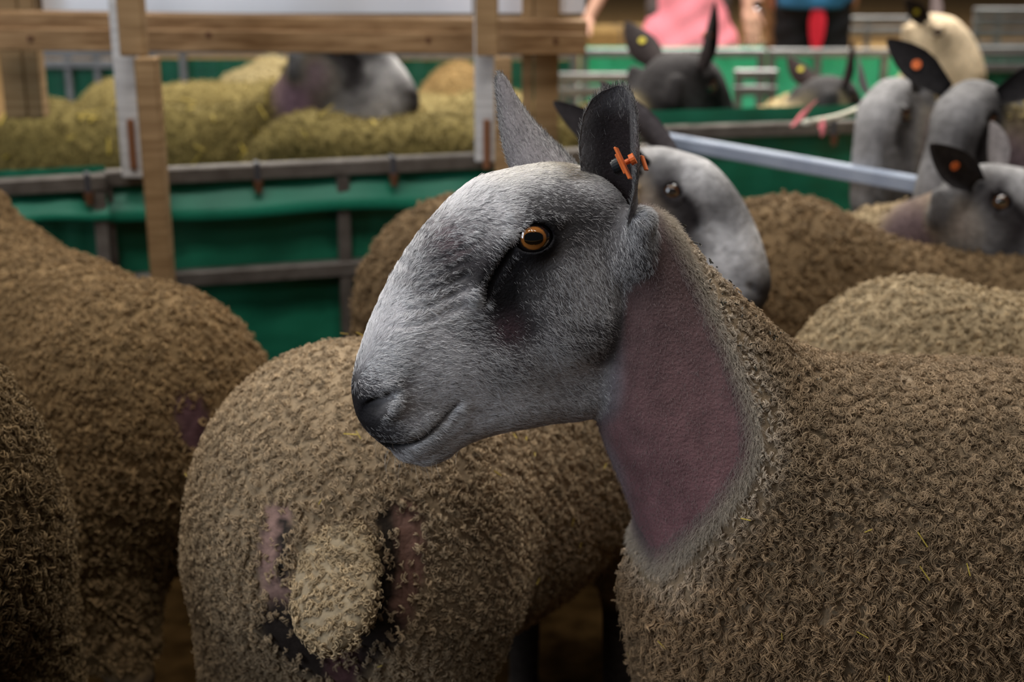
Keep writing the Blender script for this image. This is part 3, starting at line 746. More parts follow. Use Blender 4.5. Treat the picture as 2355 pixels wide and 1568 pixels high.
# short fuzz of the bare neck edge
X, n = scatter(RP, RQ, RN, RA, 26000, okf * (wl_f < .010) * (wl_f > -.012) + .12 * okf * (wl_f < -.004))
d3 = rng.normal(size=X.shape) * .45 + n * .6 + downA * .6; d3 /= np.linalg.norm(d3, axis=1, keepdims=True)
inn = smooth01((BF.get(B_bare, X[:, 0], X[:, 2]) + .014) / .02)
ln = .003 + .007 * inn; t = np.linspace(0, 1, 4)
pts = X[:, None] + d3[:, None] * (ln[:, None] * t)[..., None] + downA * (ln[:, None] * .3 * t ** 2)[..., None]
hair('neck_fuzz', pts, .00014 * np.linspace(1, .4, 4), (np.array([.20, .15, .15]) * (1 - inn[:, None]) + np.array([.40, .345, .28]) * inn[:, None]), M_hair, ram)

# ears of the near ram
def ram_ear(base, tip, opening, width, lab=None, far=False, **kw):
    Pw, F, uu, tt, inner = ear_mesh(base, tip, opening, width, nu=44, nt=34, **kw)
    P = xf(Mi_ram, Pw)
    edge = np.abs(tt) ** 4
    g = np.array([.16, .145, .15]) * (1 + .4 * (1 - uu[:, None]))
    ci = np.array([.014, .009, .010]) * (1 - edge[:, None]) + np.array([.24, .225, .225]) * edge[:, None]
    ci = ci * (1 - smooth01((uu[:, None] - .80) / .15)) + np.array([.07, .065, .07]) * smooth01((uu[:, None] - .80) / .15)
    ci = np.where((tt[:, None] > .45) & ~np.array(far), ci * .5 + .5 * np.array([.19, .18, .18]), ci)
    c = np.where(inner[:, None], ci, g)
    o = make_mesh('ear', P, F, M_skin, ram, c)
    N, A = normals_of(P, F)
    wg = np.where(inner[F].all(1), .02 + .98 * np.maximum(edge[F].mean(1), smooth01((uu[F].mean(1) - .78) / .1)), 1.0)
    if not far: wg = np.where(inner[F].all(1) & (tt[F].mean(1) > .5), 1, wg)
    X, n = scatter(P, F, N, A, 15000, wg)
    el = xf(Mi_ram, np.array([tip]))[0] - xf(Mi_ram, np.array([base]))[0]; el /= np.linalg.norm(el)
    D = el + n * .35 + rng.normal(size=X.shape) * .22; D /= np.linalg.norm(D, axis=1, keepdims=True)
    ln = .004 + .004 * rng.random(len(X)); t = np.linspace(0, 1, 4)
    pts = X[:, None] + D[:, None] * (ln[:, None] * t)[..., None]
    v = rng.random(len(X)); col = np.where((v < .45)[:, None], np.array([.46, .45, .44]), np.array([.07, .065, .07])) * (.7 + .5 * rng.random((len(X), 1)))
    h_ = hair('ear_hair', pts, .00014 * np.linspace(1, .4, 4), col, M_hair, o)
    return o
_eb = head_px(1472, 575, .028)
near_ear = ram_ear(H0 + fA * _eb[0] + nA * .028 + np.array([0, 0, _eb[1]]), at(1428, 196, 1.37), (-.55, -.83, -.1), .082, cup0=2.5, cup1=1.0, bend=(-.010, 0, 0), curl=.25,
                   prof=[(0, .74), (.15, .86), (.3, .92), (.5, 1), (.7, 1.0), (.85, .90), (.94, .70), (.985, .42), (1, .08)])
far_ear = ram_ear(at(1268, 398, 1.47), at(1149, 172, 1.50), (-.25, .97, .1), .076, far=True, cup0=1.05, cup1=1.25, bend=(-.006, 0, -.005),
                  prof=[(0, 1.0), (.2, .95), (.4, .80), (.6, .58), (.8, .36), (.92, .25), (.98, .16), (1, .05)])
for sd in (1, -1): make_eye(ram, Mh_ram, sd)
# orange two-piece tag through the near ear
pc = at(1436, 375, 1.352)
def lo_(p): return toram(p)
m = MB()
e1, e2 = at(1416, 339, 1.352), at(1450, 412, 1.352); dv = (e2 - e1) / 2; ndir = np.array([.9, -.1, .42]); ndir -= dv * (ndir @ dv) / (dv @ dv); ndir /= np.linalg.norm(ndir); th3 = np.cross(dv, ndir); th3 /= np.linalg.norm(th3)
def lb(c, a, b, d, bev): P, F = box(c, a, b, d, bev); return xf(Mi_ram, P), F
def lt(p, r, n): P, F = tube(p, r, n); return xf(Mi_ram, P), F
m.add(lb((e1 + e2) / 2, dv, ndir * .0011, th3 * .011, .0006)); m.add(lb((e1 + e2) / 2 - ndir * .0016 + dv * .0, dv * .62, ndir * .0014, th3 * .010, .0006))
tg = m.build('ear_tag', M_orange, near_ear, label='orange plastic ear tag with a black button')
m2 = MB(); m2.add(lt([pc + ndir * .0012, pc + ndir * .006], .0028, 12)); m2.add(lt([pc + ndir * .006, pc + ndir * .011], .0055, 14)); m2.build('tag_stud', M_orange, near_ear)
m3 = MB(); m3.add(lt([pc - ndir * .002, pc - ndir * .010], .0082, 18)); m3.add(lt([pc - ndir * .010, pc - ndir * .012], .0070, 18)); m3.build('tag_button', M_blackp, near_ear, label='black tag button')
q1, q2 = at(1476, 358, 1.385), at(1487, 392, 1.385); dq = (q2 - q1) / 2
m4 = MB(); m4.add(lb((q1 + q2) / 2, dq, ndir * .0012, th3 * .011, .0006)); m4.build('tag_back', M_orange, near_ear)

# ------------------------------------------------------------------ the other sheep
def back(px, py, Y): return atY(px, py, Y)      # point of a back seen at a pixel, at a chosen distance
W_warm = (.35, .265, .16); W_gold = (.32, .25, .11); W_yel = (.32, .25, .105); W_brown = (.20, .132, .07); W_dark = (.13, .085, .04)
up_ear = dict(tip=(-.055, .075, .165), width=.088); side_ear = dict(tip=(-.05, .165, .10)); small_ear = dict(tip=(-.07, .075, .105), width=.06)
laid = [dict(tip=(-.205, .065, .150), open=(.35, .9, .2), width=.07), dict(tip=(-.240, .045, .125), open=(.35, .9, .2), width=.07)]
wide = [dict(tip=(-.055, .185, .115), open=(.75, .1, .5))] * 2

def patches(L):
    """thin-woolled skin and dark gaps along lines on the rump: (list of pixels, radius in pixels, colour)"""
    def fn(Pw, Nw):
        q = Pw - CAM; dep = q @ c_f; x = 1177.5 + FPX * (q @ c_r) / dep; y = 784 - FPX * (q @ c_u) / dep
        face = smooth01((-(q * Nw).sum(1) / np.linalg.norm(q, axis=1) - .1) / .2)
        w = np.zeros(len(Pw)); col = np.zeros((len(Pw), 3))
        for pts, r, cl in L:
            d = line_dist([tuple(p) for p in pts], x, y) + 5 * np.sin(x * .11) * np.sin(y * .13)
            g = smooth01((r - d) / (r * .6)) * face; col = col * (1 - g[:, None]) + np.array(cl) * g[:, None]; w = np.maximum(w, g)
        return w, col
    return fn
bald_B = patches([([(640, 1190), (622, 1290), (650, 1410)], 52, (.27, .17, .145)), ([(930, 1190), (945, 1290), (905, 1420)], 62, (.19, .105, .08)), ([(885, 1190), (895, 1300), (870, 1420)], 34, (.022, .016, .012)),  # near-black line colours the dark gap right of the tail
                  ([(655, 1205), (648, 1320)], 20, (.03, .025, .022)), ([(640, 1430), (700, 1500), (790, 1530), (880, 1450)], 75, (.028, .021, .018)), ([(785, 1520), (790, 1600)], 55, (.085, .042, .042))])
bald_C = patches([([(436, 940), (450, 1000)], 60, (.075, .038, .042))])

# the sheep in the middle seen from behind, its head turned past the near ram
yb = R_(60)
rumpB = np.array([-.20, 1.64]); rootB = rumpB + .33 * np.array([math.cos(yb), math.sin(yb)])
sheepB, MhB = sheep((rootB[0], rootB[1], 0), yb, .962, 'woolly sheep seen from behind with a broad flap tail, head turned behind the sharp ram', rump=1.14,
                    head=(at(1575, 425, 2.22), R_(-30), R_(2), 0), hsize=.90, h=.007, wool_col=(.355, .262, .165), spacing=.0058, wool_k=13, length=.0135, wrad=.0006, wr0=.0028, strands=5, dark=.85, fgam=2.0, belly=1.08,
                    mid=(.47, -.06, .80), ears=laid, nape_r=.95, bald=bald_B, straw=(70, .012, .0006))
EGp = back(1790, 446, 2.55)
sheep((.235, 2.55, 0), R_(1), EGp[2] / .875, 'brown-fleeced sheep standing across the pen right behind the sharp ram\'s head', head=((1.24, 2.47, .69), R_(-4), R_(8), 0), mid=(.58, 0, .625), neck_r=(.15, .118, .105), throat=(.20, .132, .07), wool_col=W_brown, spacing=.010, length=.019, belly=1.05, wrad=.0016, strands=2)
Hp = back(2100, 635, 1.98)
sheep((.905, 1.98, 0), R_(2), Hp[2] / .875, 'pale curly back rising just above the sharp ram\'s shoulders', wool_col=W_warm, spacing=.0075, length=.018, wrad=.0010, wr0=.0036, strands=3, wool_k=11)
yc = R_(130); rC = np.array([-.545, 2.03]); rtC = rC + .33 * np.array([math.cos(yc), math.sin(yc)])
sheepC, MhC = sheep((rtC[0], rtC[1], 0), yc, .93, 'sheep with rounded brown rump and raised neck beside the lone wooden fence leg', head=((-1.20, 2.56, 1.00), R_(146), 0, 0), wool_col=(.215, .138, .066), spacing=.0072, length=.019, wrad=.0010, wr0=.0036, strands=3, wool_k=11, h=.009, rump=1.08, neck_r=(.15, .13, .09), bald=bald_C, throat=(.16, .105, .05))
yd = R_(158)
sheep((-1.08, 1.66, 0), yd, 1.05, 'dark flank of a sheep cut off by the picture edge beside the brown rump', wool_col=W_dark, spacing=.0075, length=.019, wrad=.0010, wr0=.0036, strands=3, wool_k=11)
# right-hand group
sheep((.36, 3.07, 0), R_(-8), .83, 'grey-faced sheep with dark ear and orange tag below the pale steel rail', head=(at(2325, 450, 2.63), R_(-36), R_(-4), 0), wool_col=W_warm, tags=(None, M_orange), dark=.55, fgam=2.0, ear_col=(.09, .08, .082))
sheep((1.46, 3.46, 0), R_(-150), .93, 'grey sheep hanging its head low behind the steel rail', head=(at(2030, 262, 3.2), R_(-128), R_(20), R_(4)), wool_col=W_gold, dark=.52, fgam=.7, ear_col=(.16, .15, .15), nape_r=.8, ears=[small_ear, small_ear])
sheep((1.72, 3.10, 0), R_(-152), .98, 'dark grey sheep with black ears standing over the grey-faced one', head=(at(2215, 268, 2.9), R_(-125), R_(8), R_(-4)), wool_col=W_gold, tags=(M_yellow, M_orange), dark=.36, fgam=1.3, ears=wide, hsize=1.06, ear_col=(.05, .045, .047))
sheep((1.69, 5.62, 0), R_(-103), .90, 'cream-faced sheep holding its head highest of the flock', head=(at(2168, 70, 5.0), R_(-32), R_(0), 0), wool_col=(.60, .50, .33), face=(.64, .51, .36), dark=1.0, fgam=.22, throat=(.5, .42, .3), ear_col=(.08, .06, .06), tags=(None, M_yellow), hsize=.98, nape_r=.8)
sheep((2.06, 4.45, 0), R_(3), .95, 'pale back of a sheep at the edge behind the dark grey head', wool_col=W_yel)
sheep((.45, 4.45, 0), R_(4), .84, 'pale sheep with dark head and yellow ear tag before the green sheet', ears=[side_ear, up_ear], head=(at(1925, 218, 4.35), R_(40), R_(4), 0), wool_col=(.56, .45, .26), dark=.16, fgam=1.5, tags=(M_yellow, None), ear_col=(.035, .024, .024), hbias=.025, throat=(.42, .335, .20), nape_r=1.15, neck_r=(.15, .13, .085))
# beyond the front hurdle
yo = back(120, 226, 4.12)
sheep((-1.03, 4.12, 0), R_(0), yo[2] / .875, 'long-necked sheep with white and purple head under the timber rail', head=(at(786, 108, 3.95), R_(-6), R_(-12), 0), hsize=1.08, wool_col=(.175, .135, .045), throat=(.15, .095, .12), dark=.8, fgam=2.4, spacing=.012, neck_r=(.12, .10, .085), straw=(160, .05, .0024))
yr = back(800, 250, 3.78)
sheep((-.21, 3.78, 0), R_(3), yr[2] / .875, 'olive-backed sheep behind the hurdle, its dark head beneath the pink shirt', ears=[side_ear, up_ear], head=(at(1592, 186, 3.85), R_(42), R_(6), R_(3)), wool_col=(.175, .135, .045), dark=.15, fgam=1.6, tags=(M_yellow, M_orange), ear_col=(.035, .028, .028), spacing=.012, throat=(.36, .29, .18), hbias=.022, nape_r=1.0, hsize=1.3, straw=(60, .04, .002))
sheep((-.36, 4.52, 0), R_(180), .92, 'straw-coloured sheep behind the right-hand wooden fence leg', wool_col=W_yel)
sheep((-1.05, 4.95, 0), R_(2), .90, 'golden back between the long-necked sheep and the far green sheet', wool_col=(.24, .185, .068))
sheep((-.96, 5.52, 0), R_(90), .90, 'small pale hump of fleece beside the long neck', wool_col=(.32, .255, .13))
sheep((-.21, 5.48, 0), R_(90), .88, 'orange-tinged fleece in front of the far green sheet', wool_col=(.27, .175, .07))

# tail and bare skin of the sheep seen from behind
def tail_piece():
    Mi = np.array(Matrix.Rotation(-yb, 4, 'Z') @ Matrix.Translation(Vector((-rootB[0], -rootB[1], 0))))
    # tail frame in the sheep's own axes: x back, y left, z up
    top = xf(Mi, np.array([atY(752, 1165, 1.470)]))[0]; bot = xf(Mi, np.array([atY(750, 1425, 1.366)]))[0]
    def fn(p):
        d = bot - top; L = np.linalg.norm(d); d = d / L
        sd = np.array([math.cos(math.pi / 2), 1, 0]); sd = sd - d * (sd @ d); sd /= np.linalg.norm(sd); no = np.cross(sd, d)
        # face of the flap looks towards the camera side
        q = np.stack([(p - (top + bot) / 2) @ sd, (p - (top + bot) / 2) @ d, (p - (top + bot) / 2) @ no], 1)
        return smin(ell(q, (0, .012, 0), (.052, L * .60, .022)), ell(q, (0, -L * .42, 0), (.044, .05, .024)), .02)
    c = (top + bot) / 2
    P, Q = surface(fn, c - .17, c + .17, .005, relax=1)
    N, A = normals_of(P, Q)
    o = make_mesh('tail', P, Q, M_fleecebase, sheepB, np.array([.33, .26, .17]) * np.ones((len(P), 1)))
    X, n = tufts(P, Q, N, A, .0058, np.ones(len(Q)))
    wool('tail_wool', o, X, n, np.array([0, 0, -1.0]), .011, .0028, .0009, 1.3, 3, 12, np.array([.40, .30, .18]) * np.ones((len(X), 1)), hang=.3)
tail_piece()

# ------------------------------------------------------------------ setting
def struct(o, ): o['kind'] = 'structure'; return o
gx = np.array([(-14, -3, 0), (14, -3, 0), (14, 27, 0), (-14, 27, 0)])
struct(poly_mesh('floor', gx, [[0, 1, 2, 3]], M_straw))
M_shade_litter = noisy('shade_dark_litter', (.016, .0085, .003), (.045, .025, .009), 18, 1.0, bump=.8, spec=.0)  # pen litter; the shade between the sheep is darkened into its colour
P, F = box((0, 2.0, .003), (6, 0, 0), (0, 3.9, 0), (0, 0, .003), 0); struct(poly_mesh('floor', P, F, M_shade_litter))
M_wall = noisy('shed_wall', (.10, .08, .06), (.16, .13, .10), 3, .9)
def wall(name, x0, y0, x1, y1, hgt=5.2):
    d = np.array([x1 - x0, y1 - y0, 0.]); L = np.linalg.norm(d); d /= L; nrm = np.array([-d[1], d[0], 0])
    P, F = box(((x0 + x1) / 2, (y0 + y1) / 2, hgt / 2), d * L / 2, nrm * .06, np.array([0, 0, hgt / 2]), 0)
    struct(poly_mesh(name, P, F, M_wall))
wall('wall_back', -14, 27, 14, 27)

# ------------------------------------------------------------------ hurdles
UP = np.array([0, 0, 1.0])
def translucent(m, amt):
    nt = m.node_tree; b = nt.nodes['Principled BSDF']; out = nt.nodes['Material Output']
    tr = nt.nodes.new('ShaderNodeBsdfTranslucent'); mx = nt.nodes.new('ShaderNodeMixShader'); mx.inputs[0].default_value = amt
    src = b.inputs['Base Color'].links[0].from_socket
    nt.links.new(src, tr.inputs[0]); nt.links.new(b.outputs[0], mx.inputs[1]); nt.links.new(tr.outputs[0], mx.inputs[2]); nt.links.new(mx.outputs[0], out.inputs[0])
translucent(M_green_lit, .5)
def hurdle(p0, p1, ztop, label, mat=None, rails=(0, -.26, -.5), uprights=(), tube_r=.018, sheet=None, hem=None, sheet_top=-.03, feet=True, group='sheep hurdles', ties=()):
    p0 = np.array([p0[0], p0[1], 0.]); p1 = np.array([p1[0], p1[1], 0.]); d = p1 - p0; L = np.linalg.norm(d); d /= L; nrm = np.array([d[1], -d[0], 0])   # towards the camera
    if nrm[1] > 0: nrm = -nrm
    mat = mat or M_dark
    root = empty('hurdle', tuple((p0 + p1) / 2)); tag(root, label, 'hurdle', group); o0 = (p0 + p1) / 2
    for i, dz in enumerate(rails):
        P, F = box((0, 0, ztop + dz - tube_r), d * L / 2, nrm * tube_r, UP * tube_r, .004); poly_mesh('rail', P, F, mat, root)
    for t in (0.0, 1.0) + tuple(uprights):
        inset = tube_r if t in (0.0, 1.0) else 0
        c = d * (t * L - L / 2 + (inset if t == 0 else -inset if t == 1 else 0)); zt = ztop - 2 * tube_r
        P, F = box(c + UP * (zt / 2), d * tube_r * (.8), nrm * tube_r * .8, UP * zt / 2, .003); poly_mesh('upright', P, F, mat, root)
    if sheet:
        n = 40; m = 10; P, F = [], []; z1 = ztop + sheet_top
        for th in (0, 1):
            for j in range(m + 1):
                for i in range(n + 1):
                    u = i / n; v = j / m
                    w_ = .006 * math.sin(u * 23 + 2.1 * v) * (.3 + v) + .004 * math.sin(u * 61 + v * 7)
                    P.append(d * (u - .5) * L - nrm * (tube_r + .012 + w_ + th * .003) + UP * (z1 - v * (z1 - .06)))
        N_ = (n + 1) * (m + 1)
        for j in range(m):
            for i in range(n):
                a = j * (n + 1) + i; F.append([a, a + n + 1, a + n + 2, a + 1]); F.append([x + N_ for x in (a, a + 1, a + n + 2, a + n + 1)])
        poly_mesh('sheet', P, F, sheet, root, None, True)
        if hem:
            P, F = [], []; k = 5
            for j in range(k + 1):
                for i in range(n + 1):
                    u = i / n; v = j / k
                    P.append(d * (u - .5) * L + nrm * (-tube_r * .4 + v * .045 + .004 * math.sin(u * 31)) * (1 if v < .99 else .6) + UP * (ztop - .045 - v * hem + .004 * math.sin(u * 17 + 1)))
            for j in range(k):
                for i in range(n): a = j * (n + 1) + i; F.append([a, a + n + 1, a + n + 2, a + 1])
            poly_mesh('sheet_hem', P, F, M_hem_lit, root, None, True)
    for t in ties:
        c = d * (t * L - L / 2) + UP * (ztop - tube_r)
        P, F = box(c, d * .006, nrm * (tube_r + .003), UP * (tube_r + .004), .002); poly_mesh('tie', P, F, M_tie, root)
        P, F = tube([c + nrm * (tube_r + .004) - UP * .018, c + nrm * (tube_r + .006) - UP * .045], [.012, .008], 8); poly_mesh('eyelet', P, F, M_knot, root)
    return root
ZR = .80
def fl(px, py): return atZ(px, py, ZR)[:2]
a0, a1, a2 = fl(-420, 434), fl(243, 398), fl(1492, 334)
hurdle(a0, a1, ZR, 'dark steel hurdle with green sheet at the picture edge, behind the long-backed sheep', sheet=M_green, sheet_top=.012, ties=(.93,), hem=.05)
b0 = a1 + np.array([-.03, .03])
Lb = np.linalg.norm(a2 - b0)
hurdle(b0, a2, ZR, 'dark steel hurdle with green sheet and one upright between the two wooden fence legs', sheet=M_green, uprights=(.42,), rails=(0, -.235, -.5), hem=.07, ties=(.27, .51))
c0, c1 = fl(1470, 300), fl(2330, 272)
hurdle(c0, c1, ZR + .01, 'hurdle with deep green sheet behind the pale slanting rail', mat=M_dark, sheet=M_green, sheet_top=.035, ties=(.5,))
# pale rail coming towards the camera
d0, d1 = fl(1500, 302), fl(2190, 420)
hurdle(d0, d1, ZR, 'bright galvanised hurdle slanting down across the pen', mat=M_galvl, rails=(0, -.30, -.55), tube_r=.017)
# far row
def frow(px0, px1, Y, z, lab, **k):
    A = atY(px0, 130, Y); B = atY(px1, 130, Y + k.pop('dy', 0)); return hurdle(A[:2], B[:2], z, lab, **k)
frow(60, 330, 6.1, .775, 'grey far hurdle past the golden back', mat=M_galv, sheet=M_green, sheet_top=-.055, uprights=(.35, .6), rails=(0, -.045, -.3))
frow(340, 660, 6.1, .785, 'grey far hurdle above the golden back', mat=M_galv, sheet=M_green, sheet_top=-.055, uprights=(.25,), rails=(0, -.3))
frow(900, 1330, 6.1, .77, 'grey far hurdle between the long-necked head and the wooden fence leg', mat=M_galv, sheet=M_green, sheet_top=-.045, uprights=(.6,), rails=(0, -.3))
frow(1335, 1760, 6.2, .765, 'far hurdle with brightly lit green sheet before the pink shirt', mat=M_galv, sheet=M_green_lit, sheet_top=.005, uprights=(.5,))
frow(1765, 2150, 6.2, .765, 'far hurdle with brightly lit green sheet before the blue shirt', mat=M_galv, sheet=M_green_lit, sheet_top=-.01, uprights=(.3, .7))
frow(2150, 2500, 6.2, .775, 'far hurdle with deep green sheet behind the cream-faced sheep', mat=M_galv, sheet=M_green, sheet_top=-.05, rails=(0, -.07, -.3))
frow(1285, 1480, 5.15, .80, 'short grey hurdle beneath the stretched arm', mat=M_galv, rails=(-.02, -.07, -.35))
frow(1690, 1790, 5.35, .77, 'short grey hurdle beside the dark-headed pale sheep', mat=M_galv, rails=(0, -.06, -.3))
frow(1860, 2120, 8.0, .77, 'grey hurdle on the straw beyond the blue shirt', mat=M_galv, rails=(0, -.06, -.3), uprights=(.5,))
frow(2230, 2520, 6.9, .89, 'grey barred hurdle at the picture corner', mat=M_galv, rails=(0, -.05, -.10, -.16, -.22, -.3), uprights=(.2, .6))

# ------------------------------------------------------------------ timber frame over the front hurdle
tf = empty('timber_fence', tuple(np.append((fl(700, 370) + [0, .02]), 0))); tag(tf, 'pine timber frame of two legs and doubled rails above the front hurdle', 'fence')
T0 = np.array(tf.location)
def board(name, a, b, wx, wy, mat, parent=tf, ax=None, bev=.003):
    """board between two world points"""
    a = np.asarray(a, float) - T0; b = np.asarray(b, float) - T0; d = b - a; L = np.linalg.norm(d); d /= L
    x = np.array([1.0, 0, 0]) if abs(d[0]) < .5 else np.array([0, 0, 1.0]); x = x - d * (x @ d); x /= np.linalg.norm(x); y = np.cross(d, x)
    P, F = box((a + b) / 2, x * wx / 2, y * wy / 2, d * L / 2, bev); 
    me_o = poly_mesh(name, P - (a + b) / 2, F, mat, parent); me_o.location = Vector((a + b) / 2); return me_o
def vert(name, px0, px1, pyref, Y, z0, z1, dy, mat, **k):
    A = atY(px0, pyref, Y); B = atY(px1, pyref, Y); x = (A[0] + B[0]) / 2
    return board(name, (x, Y, z0), (x, Y, z1), abs(B[0] - A[0]), dy, mat, **k)
for (pl, pm, pr, pu0, pu1, Yp, zs, zt) in ((272, 322, 371, 276, 334, 3.02, .95, 1.055), (1090, 1137, 1177, 1094, 1146, 3.22, .93, 1.06)):
    zc_ = atY(pl, 124, Yp)[2]
    s = vert('stud', pl + 2, pm + 2, 250, Yp + .03, ZR - .01, 1.75, .045, M_woodgrey)
    vert('batten', pm, pr, 250, Yp - .07, .0, zc_, .045, M_wood)
    vert('cleat', pu0, pu1, 60, Yp - .03, zc_, 1.8, .04, M_wood)
    # slot cut in the stud, showing redder wood
    cpx = pl + (pm - pl) * .62; A = atY(cpx - 8, 325, Yp + .005); B = atY(cpx + 8, 325, Yp + .005); za, zb = atY(cpx, 390, Yp)[2], atY(cpx, 275, Yp)[2]
    board('slot', (A[0] / 2 + B[0] / 2, Yp + .005, za), (A[0] / 2 + B[0] / 2, Yp + .005, zb), B[0] - A[0], .012, M_slot)
YT = 3.28; DYR = 12
def hrail(name, px0, py0, px1, py1, hgt, Y, dy, mat):
    A = atY(px0, py0 + DYR - 4, Y); B = atY(px1, py1 + DYR, Y + .14); return board(name, A, B, hgt, dy, mat)
r1 = hrail('rail', -60, 36, 1345, 52, .038, YT + .02, .09, M_woodh); r2 = hrail('rail', -60, 80, 1345, 88, .050, YT - .02, .045, M_woodh)
for (kx, ky) in ((70, 76), (1278, 82), (480, 68), (985, 80)):
    A = atY(kx, ky + DYR, YT - .042 + .14 * (kx + 60) / 1405) - T0; P, F = tube([A, A - np.array([0, .004, 0])], .007, 10); poly_mesh('knot', P, F, M_knot, tf)
for px0, px1 in ((8, 60), (62, 96), (1200, 1226), (1228, 1284)):
    vert('post', px0, px1, 150, 3.46, .0 if px0 > 1000 else .86, 1.7, .05, M_wood)
for px0, px1, nm in ((100, 268, 0), (336, 1086, 1), (1146, 1224, 2), (1288, 1345, 3)):
    A = atY(px0, 22, 3.52); B = atY(px1, 22, 3.52); c = np.array([(A[0] + B[0]) / 2, 3.52, 1.372])
    P, F = box((0, 0, 0), np.array([(B[0] - A[0]) / 2, 0, 0]), (0, .006, 0), (0, 0, .27), .001)
    o = poly_mesh('white_board', P, F, M_board, tf); o.location = Vector(c - T0)

# ------------------------------------------------------------------ people beyond the pens
M_cloth = attr_mat('cloth', 'Col', .85, .1, (40, .12), (120, .2))
M_pskin = attr_mat('skin', 'Col', .55, .3, (60, .08))
M_phair = plain('brown_hair', (.09, .055, .03), .6)
def person(loc, yaw, label, shirt, lower, arms, shirt_hem=.82, short=.55, hgt=1.0, lower_len=.5, sleeve=.22, loose=1.0, bend=0.0):
    """arms: for left(+y) and right: (elbow, hand) in the person's frame (x forward, y left)"""
    root = empty('person', loc, yaw, hgt); tag(root, label, 'person', 'visitors among the pens')
    sh = np.array([0, .17, 1.38])
    A = [(sh, *map(np.asarray, arms[0])), (sh * [1, -1, 1], *map(np.asarray, arms[1]))]
    def fingers(p, d, e, hnd):
        ax = (hnd - e) / np.linalg.norm(hnd - e); sd = np.cross(ax, [0, 0, 1.0]); sd /= np.linalg.norm(sd) + 1e-9; nn = np.cross(sd, ax)
        palm = hnd + ax * .045; d = smin(d, ell((p - palm) @ np.stack([ax, sd, nn], 1), (0, 0, 0), (.052, .042, .018)), .012)
        for i, (o, l) in enumerate(((-.030, .062), (-.010, .075), (.010, .070), (.029, .055))):
            k0 = hnd + ax * .085 + sd * o; k1 = k0 + ax * l * .5 - UP * .010; k2 = k1 + ax * l * .4 - UP * .025
            d = np.minimum(d, cone(p, k0, k1, .0095, .009)); d = np.minimum(d, cone(p, k1, k2, .009, .0075))
        t0 = hnd + ax * .02 + sd * -.035; d = smin(d, cone(p, t0, t0 + ax * .05 + sd * -.03 - UP * .012, .013, .009), .008)
        return d
    def body(p):
        d = ell(p, (.0, 0, 1.62), (.098, .078, .118)); d = smin(d, ell(p, (.03, 0, 1.56), (.07, .058, .07)), .03)
        d = smin(d, ell(p, (.105, 0, 1.60), (.016, .013, .024)), .012)
        q = p.copy(); q[:, 1] = np.abs(q[:, 1])
        d = smin(d, ell(q, (0, .079, 1.61), (.022, .010, .032)), .008)
        d = smax(d, -ell(q, (.097, .034, 1.63), (.016, .018, .010)), .01)
        d = smin(d, cone(p, (-.01, 0, 1.42), (0, 0, 1.56), .058, .05), .03)
        d = smin(d, ell(p, (0, 0, 1.22), (.115, .165, .24)), .05); d = smin(d, ell(p, (-.01, 0, .96), (.125, .165, .15)), .06)
        d = smin(d, cone(q, (0, .13, 1.40), (0, .17, 1.385), .055, .052), .04)
        d = smin(d, cone(q, (0, .09, .90), (.01, .095, .50), .088, .055), .04); d = smin(d, cone(q, (.01, .095, .50), (-.01, .10, .09), .054, .036), .02)
        d = smin(d, cone(q, (-.02, .10, .05), (.14, .115, .03), .036, .03), .02)
        for (s, e, hd) in A:
            d = smin(d, cone(p, s, e, .047, .037), .03); d = smin(d, cone(p, e, hd, .036, .025), .015); d = fingers(p, d, e, hd)
        return d
    allp = np.concatenate([np.array(a)[1:] for a in A]); lo = np.minimum([-.22, -.28, -.02], allp.min(0) - .17); hi = np.maximum([.24, .28, 1.78], allp.max(0) + .17)
    P, Q = surface(body, lo, hi, .009, relax=1)
    c = np.array([.55, .30, .22]) * np.ones((len(P), 1)); c[P[:, 2] < .085] = [.03, .03, .035]
    make_mesh('body', P, Q, M_pskin, root, c)
    def shirtf(p):
        d = ell(p, (0, 0, 1.24), (.135 * loose, .185 * loose, .28)); d = smin(d, cone(p, (-.005, 0, shirt_hem + .05), (0, 0, 1.2), .17 * loose, .14), .06)
        d = smin(d, ell(p, (0, 0, shirt_hem + .10), (.15 * loose, .195 * loose, .2)), .05)
        fold = .004 * np.sin(p[:, 1] * 38 + p[:, 2] * 21) + .003 * np.sin(p[:, 2] * 47 - p[:, 1] * 30)
        for (s, e, hd) in A: d = smin(d, cone(p, s, s + (e - s) * min(1, sleeve / np.linalg.norm(e - s)), .068, .062), .04)
        d = smax(d + fold, shirt_hem - p[:, 2], .008)
        d = smax(d, p[:, 2] - 1.45, .01)
        for (s, e, hd) in A: pass
        return d
    P, Q = surface(shirtf, (-.25, -.42, shirt_hem - .03), (.25, .42, 1.5), .010, relax=1)
    make_mesh('shirt', P, Q, M_cloth, root, np.array(shirt) * np.ones((len(P), 1)))
    def trous(p):
        q = p.copy(); q[:, 1] = np.abs(q[:, 1])
        d = ell(p, (-.01, 0, .95), (.14, .178, .16)); d = smin(d, cone(q, (0, .092, .90), (.01, .098, .90 - lower_len), .103, .085), .04)
        d = d + .003 * np.sin(p[:, 2] * 60 + p[:, 1] * 25)
        return smax(smax(d, .90 - lower_len - p[:, 2], .006), p[:, 2] - 1.04, .006)
    P, Q = surface(trous, (-.25, -.28, .88 - lower_len), (.25, .28, 1.08), .010, relax=1)
    make_mesh('shorts' if lower_len < .6 else 'trousers', P, Q, M_cloth, root, np.array(lower) * np.ones((len(P), 1)))
    hf = lambda p: smax(smin(ell(p, (-.012, 0, 1.645), (.105, .088, .115)), ell(p, (-.06, 0, 1.55), (.05, .075, .09)), .03), -ell(p, (.10, 0, 1.58), (.09, .07, .10)), .01)
